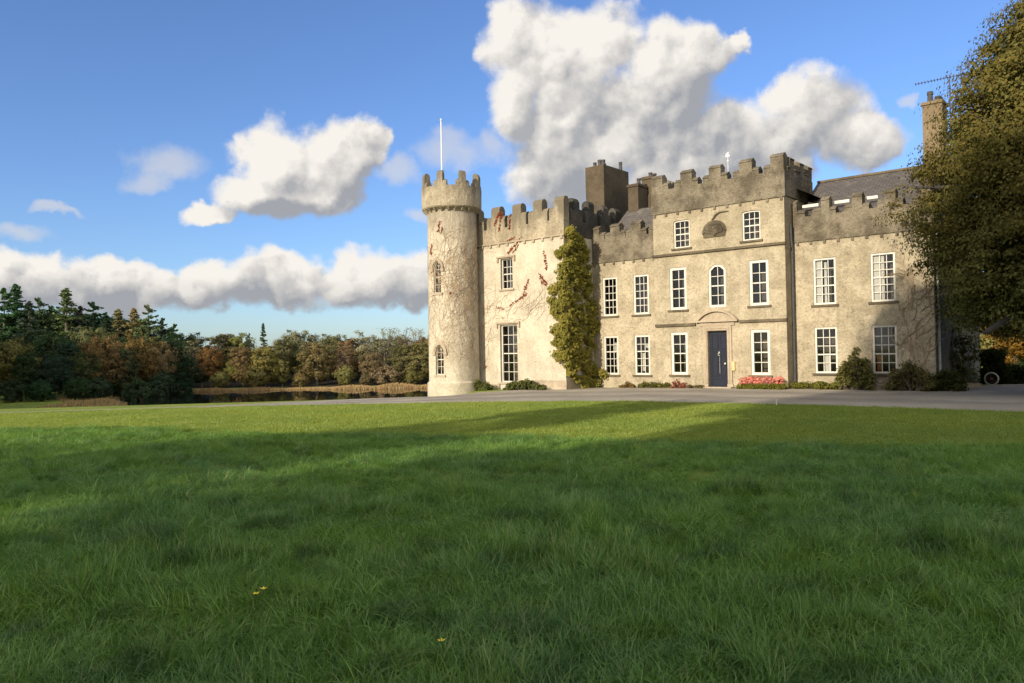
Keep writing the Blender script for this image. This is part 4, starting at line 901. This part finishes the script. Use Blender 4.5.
# leafless creeper on the tower, the wing and the far right wall -------------------
def twig_walk(mb, surf, a, z, heading, length, r, depth, step=.16):
    pts = []; n_ = int(length/step)
    for i in range(n_):
        pts.append(surf(a, z)); heading += random.gauss(0, .38); heading += (.5*math.pi-heading)*.06
        a += math.cos(heading)*step; z += math.sin(heading)*step
        if depth > 0 and random.random() < .20: twig_walk(mb, surf, a, z, heading+random.choice((-1, 1))*random.uniform(.5, 1.1), length*.45, r*.65, depth-1, step)
    if len(pts) > 2: mb.tube(pts, [r*(1-.7*i/len(pts)) for i in range(len(pts))], 4)
def creeper(name, label, surf, starts, red, redcol=(.27, .085, .055), depth=2):
    root = empty(name, (0, 0, 0), 0, label, 'creeper', 'leafless creepers on the walls'); mb = MB()
    for (a, z, L, r, hd) in starts: twig_walk(mb, surf, a, z, hd, L, r, depth)
    mb.build('stems', M['twig'], root, fix=False)
    P = []
    for (a, z, da, dz, k) in red:
        for i in range(k):
            t = random.random(); P.append(surf(a+da*t+random.gauss(0, .03), z+dz*t+random.gauss(0, .03), .03))
    if P:
        V, F = leaves(np.array([tuple(p) for p in P]), np.full(len(P), .052)); link('red_leaves', npmesh('red_leaves', V, F, tints(len(P))), M['leaf'], root, redcol)
    root.location = surf(starts[0][0], -.1); loc = root.location.copy()
    for ch in root.children: ch.data.transform(Matrix.Translation(-loc))
    return root
def surf_tower(a, z, o=.014): # a = metres round the tower from the camera-facing line, + to the right
    an = VANG+a/TR; r = TR+o-.02*min(1, max(0, (z-.3)/8.4)); return wpt(TX+r*math.cos(an), TY+r*math.sin(an), z)
def surf_wing(a, z, o=.014): return wpt(a, YG-o, z)
def surf_right(a, z, o=.02): return wpt(a, YR-o, z)
creeper('bare_creeper', 'network of leafless creeper stems covering the round tower', surf_tower, [(random.uniform(-.9, 1.5), random.uniform(.4, 6.6), random.uniform(1.5, 3.0), .0068, random.uniform(.1, 3.0)) for _ in range(190)],
        [(-.75, 7.6, .15, .5, 26), (-1.25, 6.5, .05, .5, 30), (-.55, 7.5, .06, .25, 12), (-.2, 4.5, .1, .1, 6)])
creeper('bare_creeper', 'leafless creeper with red leaf tips spreading over the cream wing', surf_wing,
        [(random.uniform(-12.6, -11.4), random.uniform(.3, 6), random.uniform(1.5, 2.6), .008, random.uniform(.8, 2.4)) for _ in range(40)]+[(random.uniform(-11.6, -8.0), random.uniform(3.05, 4.0), random.uniform(1.0, 2.2), .007, random.choice((.2, 2.9, .6))) for _ in range(34)],
        [(-9.85, 6.45, .9, .75, 70), (-10.2, 6.95, .8, .25, 50), (-9.6, 6.4, .5, .5, 30), (-7.5, 5.5, -.15, .9, 46), (-7.95, 5.3, .45, -.5, 44), (-7.9, 5.0, .4, -.3, 20), (-9.8, 3.9, 1.1, .55, 46), (-9.0, 4.2, .4, .9, 40), (-10.8, 3.9, .6, -.1, 14), (-10.7, 7.9, .35, .6, 90), (-10.4, 7.6, .2, .9, 80), (-9.75, 7.6, .1, .8, 60), (-11.9, 6.9, .15, .1, 10), (-7.2, 2.6, .05, .1, 8), (-12.0, 2.0, .1, .1, 6), (-11.5, .9, .1, .1, 6)])
creeper('bare_creeper', 'dark leafless creeper on the shaded wall at the far right of the house', surf_right, [(random.uniform(6.9, 7.9), random.uniform(.6, 4.3), random.uniform(.9, 1.8), .016, random.uniform(.3, 2.8)) for _ in range(34)], [], depth=2)

# shrubs and flowers along the foot of the house -------------------------------------
def bed(name, label, cat, px0, px1, ytop, ybot, off, nn, nl, spread, size, col, stems=8, dome=True, deep=.6, group='plants along the foot of the walls', **k):
    pts = []
    for i in range(nn):
        f = random.random(); px = px0+(px1-px0)*f; top = ytop+(ybot-ytop)*(((2*f-1)**2*.7 if dome else 0)+.32*abs(math.sin(f*8.3+px0)*math.sin(f*21+px1)))-(ybot-ytop)*.10*random.random()**4
        py = ybot-(ybot-top)*random.random()**.8
        # stand on the house's foot at offset off
        r = ray(px, py); nxy = (SY, CY); t = (off-random.random()*deep+OX*nxy[0]+OY*nxy[1])/(r[0]*nxy[0]+r[1]*nxy[1]); pts.append((r[0]*t, r[1]*t, max(EYE+r[2]*t, gz(r[0]*t, r[1]*t)+.03)))
    return cluster_plant(name, label, cat, pts, nl, spread, size, col, stems=stems, group=group, **k)
bed('shrub', 'low grey-green shrub at the foot of the round tower', 'shrub', 454, 491, 378.5, 390, YG-.35, 90, 44, .16, .045, (.10, .12, .045))
bed('shrub', 'low grey-green shrub below the tall window of the cream wing', 'shrub', 504, 544, 380, 390, YG-.12, 90, 44, .15, .045, (.10, .12, .045))
bed('shrub', 'small dry brownish shrub under the second ground-floor window row', 'shrub', 621, 634, 382, 388.5, YM-.12, 26, 36, .12, .04, (.17, .12, .05))
bed('shrub', 'low green plants under the windows left of the front door', 'shrub', 639, 670, 382.5, 389, YM-.12, 60, 40, .12, .04, (.12, .125, .04), dome=False)
bed('flowering_plant', 'small pinkish flowering plant just left of the front door bed', 'plant', 671, 684, 380, 388.5, YC-.12, 26, 34, .12, .035, (.26, .10, .07))
bed('low_plant', 'thin low plants along the wall foot left of the door', 'plant', 688, 703, 385.5, 388.5, YC-.06, 26, 20, .10, .035, (.12, .10, .05), dome=False)
bed('hedge', 'low clipped green hedge strip under the window right of the door', 'hedge', 738, 786, 384.5, 389, YC-.35, 110, 50, .11, .032, (.13, .14, .03), dome=False, deep=.35)
bed('flower_bed', 'row of pinkish red flowers under the window right of the door', 'flowers', 740, 784, 377, 384.5, YC-.1, 100, 26, .10, .042, (.60, .27, .25), dome=False, deep=.25, part='flowers')
bed('hedge', 'low yellow-green hedge strip between the centre and the tall shrub', 'hedge', 793, 838, 382.5, 389, YR-.3, 90, 48, .13, .035, (.14, .145, .035), dome=False)
bed('shrub', 'tall upright shrub between the two right-hand ground-floor windows', 'shrub', 838, 872, 350, 389.5, YR-.15, 150, 40, .17, .048, (.115, .118, .045), stems=50, deep=.9)
bed('shrub', 'straggly shrub with bare twigs at the right corner of the house', 'shrub', 888, 934, 362, 390, YR-.15, 120, 30, .19, .048, (.105, .102, .045), stems=90, deep=.9)
bed('shrub', 'dark shrub at the shaded corner beyond the end of the facade', 'shrub', 928, 962, 370, 390, YR+.2, 90, 40, .2, .05, (.05, .06, .022), stems=20, deep=.8)
pts = [tuple(at(random.gauss(964, 7), random.uniform(325, 386), 29.6+random.random()*.5)) for _ in range(90)]
cluster_plant('climbing_plant', 'pale-leaved climber on the dark side wall of the house', 'plant', pts, 22, .2, .05, (.10, .11, .05), stems=20)
pts = [tuple(at(random.uniform(983, 1003), random.uniform(350+max(0, px_-995)*.4, 385), 31.5+random.random())) for px_ in [random.uniform(983, 1003) for _ in range(190)]]
cluster_plant('clipped_bush', 'dark clipped bush just past the end of the side wall', 'bush', pts, 60, .2, .05, (.022, .030, .014), stems=6)
pts = [tuple(at(random.uniform(1000, 1060), random.uniform(368, 385), 31.2+random.random()*1.2)) for _ in range(240)]
cluster_plant('hedge', 'low dark hedge along the drive at the right edge', 'hedge', pts, 60, .28, .06, (.025, .034, .015), stems=6)
# wheel against the bush
p = at(991.5, 379.5, 30.6); wz = gz(p.x, p.y)
wh = empty('wheel', (p.x, p.y, wz), R_(-48), 'white-rimmed wheel leaning against the dark bush past the house', 'wheel')
zc = max(.27, p.z-wz)
MB().tube([(.24*math.cos(a), 0, zc+.24*math.sin(a)) for a in np.linspace(0, 2*math.pi, 33)], .028, 8).build('tyre', M['white'], wh)
MB().tube([(.205*math.cos(a), 0, zc+.205*math.sin(a)) for a in np.linspace(0, 2*math.pi, 33)], .012, 6).build('rim', M['iron'], wh)
sp = MB()
for i in range(12): a = i*math.pi/6; sp.tube([(.03*math.cos(a), (-1)**i*.03, zc+.03*math.sin(a)), (.2*math.cos(a), 0, zc+.2*math.sin(a))], .005, 4)
sp.build('spokes', M['iron'], wh); MB().tube([(0, -.06, zc), (0, .06, zc)], .035, 10).build('hub', simple('red_hub', (.25, .04, .03), .5), wh)
# stone edging slab beside the side wall
p = at(962, 385.5, 29.4); sl = empty('stone_slab', (p.x, p.y, gz(p.x, p.y)), R_(-10), 'pale low stone slab lying beside the shaded side wall', 'stone slab')
MB().box(-.55, .6, -.2, .2, -.1, .17, .02).build('slab', M['stone'], sl)
# marker peg on the lawn edge
p = at(776.5, 408, 21.8); pg = empty('marker_peg', (p.x, p.y, gz(p.x, p.y)), 0, 'short white marker peg at the edge of the lawn by the drive', 'peg')
MB().cyl((0, 0), .018, .016, -.1, .17, 8).build('post', M['white'], pg); MB().cyl((0, 0), .03, .026, .172, .20, 8).build('cap', M['white'], pg)
# buttercups in the long grass
def buttercup(px, py, dep, label):
    p = at(px, py, dep); z = gz(p.x, p.y); r = empty('buttercup', (p.x, p.y, z), rng.random()*6, label, 'flower', 'buttercups in the long grass'); h = p.z-z
    MB().tube([(0, 0, 0), (.01, .01, h*.6), (0, 0, h)], .003, 5).build('stem', M['stemg'], r)
    fl = MB()
    for i in range(5):
        a = i*1.2566; c_, s_ = math.cos(a), math.sin(a); fl.add([(0, 0, h), (.012*c_-.009*s_, .012*s_+.009*c_, h+.006), (.024*c_, .024*s_, h+.012), (.012*c_+.009*s_, .012*s_-.009*c_, h+.006)], [(0, 1, 2, 3)])
    fl.build('petals', M['petal'], r, fix=False)
M['stemg'] = simple('green_stem', (.07, .13, .03), .6); M['petal'] = simple('yellow_petal', (.75, .55, .02), .4, var=.1)
buttercup(263.5, 589.5, 4.6, 'upper right of the pair of yellow buttercups in the grass'); buttercup(256, 594.5, 4.55, 'lower left of the pair of yellow buttercups in the grass'); buttercup(441.5, 641.5, 4.0, 'single yellow buttercup in the near grass at bottom centre')

# reeds along the far shore: one band nobody could count
RP = []
for i in range(15000):
    px = random.uniform(125, 470); base = at(px, 391, 140); x = base.x*random.uniform(.99, 1.01)
    wob = 1.5*math.sin(x*.11)+math.sin(x*.31+1); y = 140.5+wob+random.uniform(-1.6, 2.0); RP.append((x, y, -4.5))
for i in range(5000):
    y = random.uniform(84, 131); wob = 1.5*math.sin(-.5*y*.11)+math.sin(-.5*y*.31+1)+.8*math.sin(y*.23); x = -.50*y-wob+random.uniform(-9, .5); RP.append((x, y, gz(x, y)))
RP = np.array(RP); hgt = (.10+.55*rng.random(len(RP))**1.7)*np.interp(RP[:, 0], [-70, -40, -30, -15], [.75, .75, 1.0, 1.25])*(.6+.8*np.abs(np.sin(RP[:, 0]*.37)*np.sin(RP[:, 0]*.11+1))); wd = .05+.05*rng.random(len(RP)); lean = rng.normal(size=(len(RP), 2))*.12
V = np.stack([RP+np.c_[-wd, 0*wd, 0*wd-.3], RP+np.c_[wd, 0*wd, 0*wd-.3], RP+np.c_[wd*.5+lean[:, 0], lean[:, 1], hgt], RP+np.c_[-wd*.5+lean[:, 0], lean[:, 1], hgt]], 1).reshape(-1, 3)
rd = link('reeds', npmesh('reeds', V, np.arange(len(V)).reshape(-1, 4), tints(len(RP))), M['leaf'], None, (.30, .225, .13)); tag(rd, 'band of tan reeds along the far shore of the lake', 'reeds', kind='stuff')

# ------------------------------------------------------------------ grass
def clump(name, nb, rad, h0, h1, w, bend, seg=4, m='grass'):
    V = []; F = []; T = []
    for b in range(nb):
        a = rng.random()*6.283; r = rad*math.sqrt(rng.random()); x, y = r*math.cos(a), r*math.sin(a); h = h0+(h1-h0)*rng.random()**1.3; ww = w*(.6+.8*rng.random())
        d = rng.random()*6.283; d = d*.65+a*.35; be = bend*(.3+1.2*rng.random()); fx, fy = math.cos(d), math.sin(d); sx, sy = -fy, fx
        tt = (rng.random(), rng.random()); base = len(V)
        for i in range(seg+1):
            t = i/seg; ang = be*t; hor = h*(1-math.cos(be*t))/max(be, .01); ver = h*math.sin(be*t)/max(be, .01); k = ww*(1-t**1.6)+.0004
            V.append((x+fx*hor-sx*k, y+fy*hor-sy*k, ver-.01)); V.append((x+fx*hor+sx*k, y+fy*hor+sy*k, ver-.01))
        for i in range(seg): F.append((base+2*i, base+2*i+1, base+2*i+3, base+2*i+2)); T.append(tt)
    me = npmesh(name, V, F, np.array(T), smooth=True); me.materials.append(M[m]); return me
def scatter(name, label, P, rot, scl, idx, protos):
    """one object: clumps instanced on points"""
    me = bpy.data.meshes.new(name); me.vertices.add(len(P)); me.vertices.foreach_set('co', np.asarray(P, np.float32).ravel())
    for nm, ty, dat in (('rot', 'FLOAT_VECTOR', rot), ('scl', 'FLOAT_VECTOR', scl), ('pick', 'INT', idx)):
        a = me.attributes.new(nm, ty, 'POINT'); a.data.foreach_set('vector' if ty == 'FLOAT_VECTOR' else 'value', np.asarray(dat, np.float32 if ty == 'FLOAT_VECTOR' else np.int32).ravel())
    me.update(); o = link(name, me); tag(o, label, 'grass', kind='stuff')
    cl = bpy.data.collections.new(name+'_clumps')
    for p in protos: cl.objects.link(bpy.data.objects.new('grass_clump', p))
    ng = bpy.data.node_groups.new(name, 'GeometryNodeTree'); ng.interface.new_socket('Geometry', in_out='INPUT', socket_type='NodeSocketGeometry'); ng.interface.new_socket('Geometry', in_out='OUTPUT', socket_type='NodeSocketGeometry')
    gi, go = ng.nodes.new('NodeGroupInput'), ng.nodes.new('NodeGroupOutput'); ip = ng.nodes.new('GeometryNodeInstanceOnPoints'); ci = ng.nodes.new('GeometryNodeCollectionInfo')
    ci.inputs['Collection'].default_value = cl; ci.inputs['Separate Children'].default_value = True; ci.inputs['Reset Children'].default_value = True
    def named(nm, ty): q = ng.nodes.new('GeometryNodeInputNamedAttribute'); q.data_type = ty; q.inputs[0].default_value = nm; return q.outputs[0]
    L = ng.links.new; L(gi.outputs[0], ip.inputs['Points']); L(ci.outputs[0], ip.inputs['Instance']); ip.inputs['Pick Instance'].default_value = True
    L(named('pick', 'INT'), ip.inputs['Instance Index']); L(named('scl', 'FLOAT_VECTOR'), ip.inputs['Scale'])
    rt = ng.nodes.new('FunctionNodeEulerToRotation'); L(named('rot', 'FLOAT_VECTOR'), rt.inputs[0]); L(rt.outputs[0], ip.inputs['Rotation']); L(ip.outputs[0], go.inputs[0])
    md = o.modifiers.new('clumps', 'NODES'); md.node_group = ng; return o
def vnoise(x, y, s, seed):
    r = np.random.default_rng(seed); G = r.random((64, 64)); u, v = (x*s) % 64, (y*s) % 64; i, j = np.floor(u).astype(int), np.floor(v).astype(int); fu, fv = u-i, v-j; fu = fu*fu*(3-2*fu); fv = fv*fv*(3-2*fv); i1, j1 = (i+1) % 64, (j+1) % 64; i %= 64; j %= 64
    return (G[i, j]*(1-fu)+G[i1, j]*fu)*(1-fv)+(G[i, j1]*(1-fu)+G[i1, j1]*fu)*fv
LONG = np.array([(-30, 21), (-13.3, 20.0), (-9.6, 19.3), (-5.8, 17.0), (-2.3, 15.4), (0, 14.9), (2.3, 14.0), (4.6, 13.2), (6.3, 12.7), (8.2, 12.4), (20, 11)])
def long_edge(x, y): return np.interp(x, LONG[:, 0], LONG[:, 1])+.7*(vnoise(x+50, y+50, .9, 3)-.5)
EDGE = np.array(LAWN)
def inview(x, y, m=1.2): return (np.abs(x) < .70*y+m) & (y > 1.2)
long_p = [clump('long_%d' % i, 68, .13, .06, .15+.018*i, .0022, 1.9+.24*i, 5) for i in range(6)]+[clump('tuft_%d' % i, 70, .085, .10, .26, .0025, 1.9, 5) for i in range(2)]
P = []
for (y0, y1, dens) in ((1.2, 5.5, 190), (5.5, 9, 120), (9, 22, 70)):
    hwid = .70*y1+1.2; n_ = int(dens*2*hwid*(y1-y0)); x = rng.uniform(-hwid, hwid, n_); y = rng.uniform(y0, y1, n_); k = inview(x, y) & (y < long_edge(x, y)); P.append(np.stack([x[k], y[k]], 1))
P = np.concatenate(P); x, y = P[:, 0], P[:, 1]; n_ = len(P)
hh = .36+.60*vnoise(x+99, y+99, .8, 11)+.55*vnoise(x+99, y+99, 2.3, 12); hh *= np.where(y > long_edge(x, y)-1.0, .75, 1.0)
nearedge = np.clip((y-7)/8, 0, 1); hh *= 1-.35*nearedge
la = 12.566*vnoise(x+30, y+30, .5, 13)+rng.normal(size=n_)*.5; lm = .05+.75*vnoise(x+70, y+70, 1.3, 14)
rot = np.stack([lm*np.cos(la), lm*np.sin(la), rng.random(n_)*6.283], 1); sc = np.stack([np.full(n_, 1.0), np.full(n_, 1.0), hh], 1)*(.85+.3*rng.random((n_, 1)))
pick = np.where(vnoise(x+20, y+20, 1.6, 15)+.25*rng.random(n_) > .80, rng.integers(6, 8, n_), rng.integers(0, 6, n_))
scatter('long_grass', 'long uncut meadow grass filling the foreground', np.stack([x, y, ground_z(x, y)], 1), rot, sc, pick, long_p)
short_p = [clump('short_%d' % i, 80, .20, .025, .06, .0035, 1.0, 2, 'mown') for i in range(4)]
n_ = 60000; x = rng.uniform(-24, 16, n_); y = rng.uniform(11, 29, n_); ed = np.interp(x, EDGE[:, 0], EDGE[:, 1]); k = inview(x, y, 1.5) & (y > long_edge(x, y)-.4) & (y < ed-.05); x, y = x[k], y[k]
# a ragged fringe where the mown lawn meets the drive
t = np.sort(rng.random(1600)); fr2 = resample(LAWN, 1600); fx, fy = fr2[:, 0], fr2[:, 1]-.03-.12*rng.random(1600); k2 = inview(fx, fy, 1.5); x = np.r_[x, fx[k2]]; y = np.r_[y, fy[k2]]; n_ = len(x)
rot = np.stack([rng.normal(size=n_)*.1, rng.normal(size=n_)*.1, rng.random(n_)*6.283], 1); sc = np.stack([np.ones(n_), np.ones(n_), .6+.9*vnoise(x+9, y+9, 1.2, 21)], 1)*(.8+.4*rng.random((n_, 1)))
scatter('mown_lawn', 'short mown lawn between the long grass and the gravel drive', np.stack([x, y, ground_z(x, y)], 1), rot, sc, rng.integers(0, 4, n_), short_p)
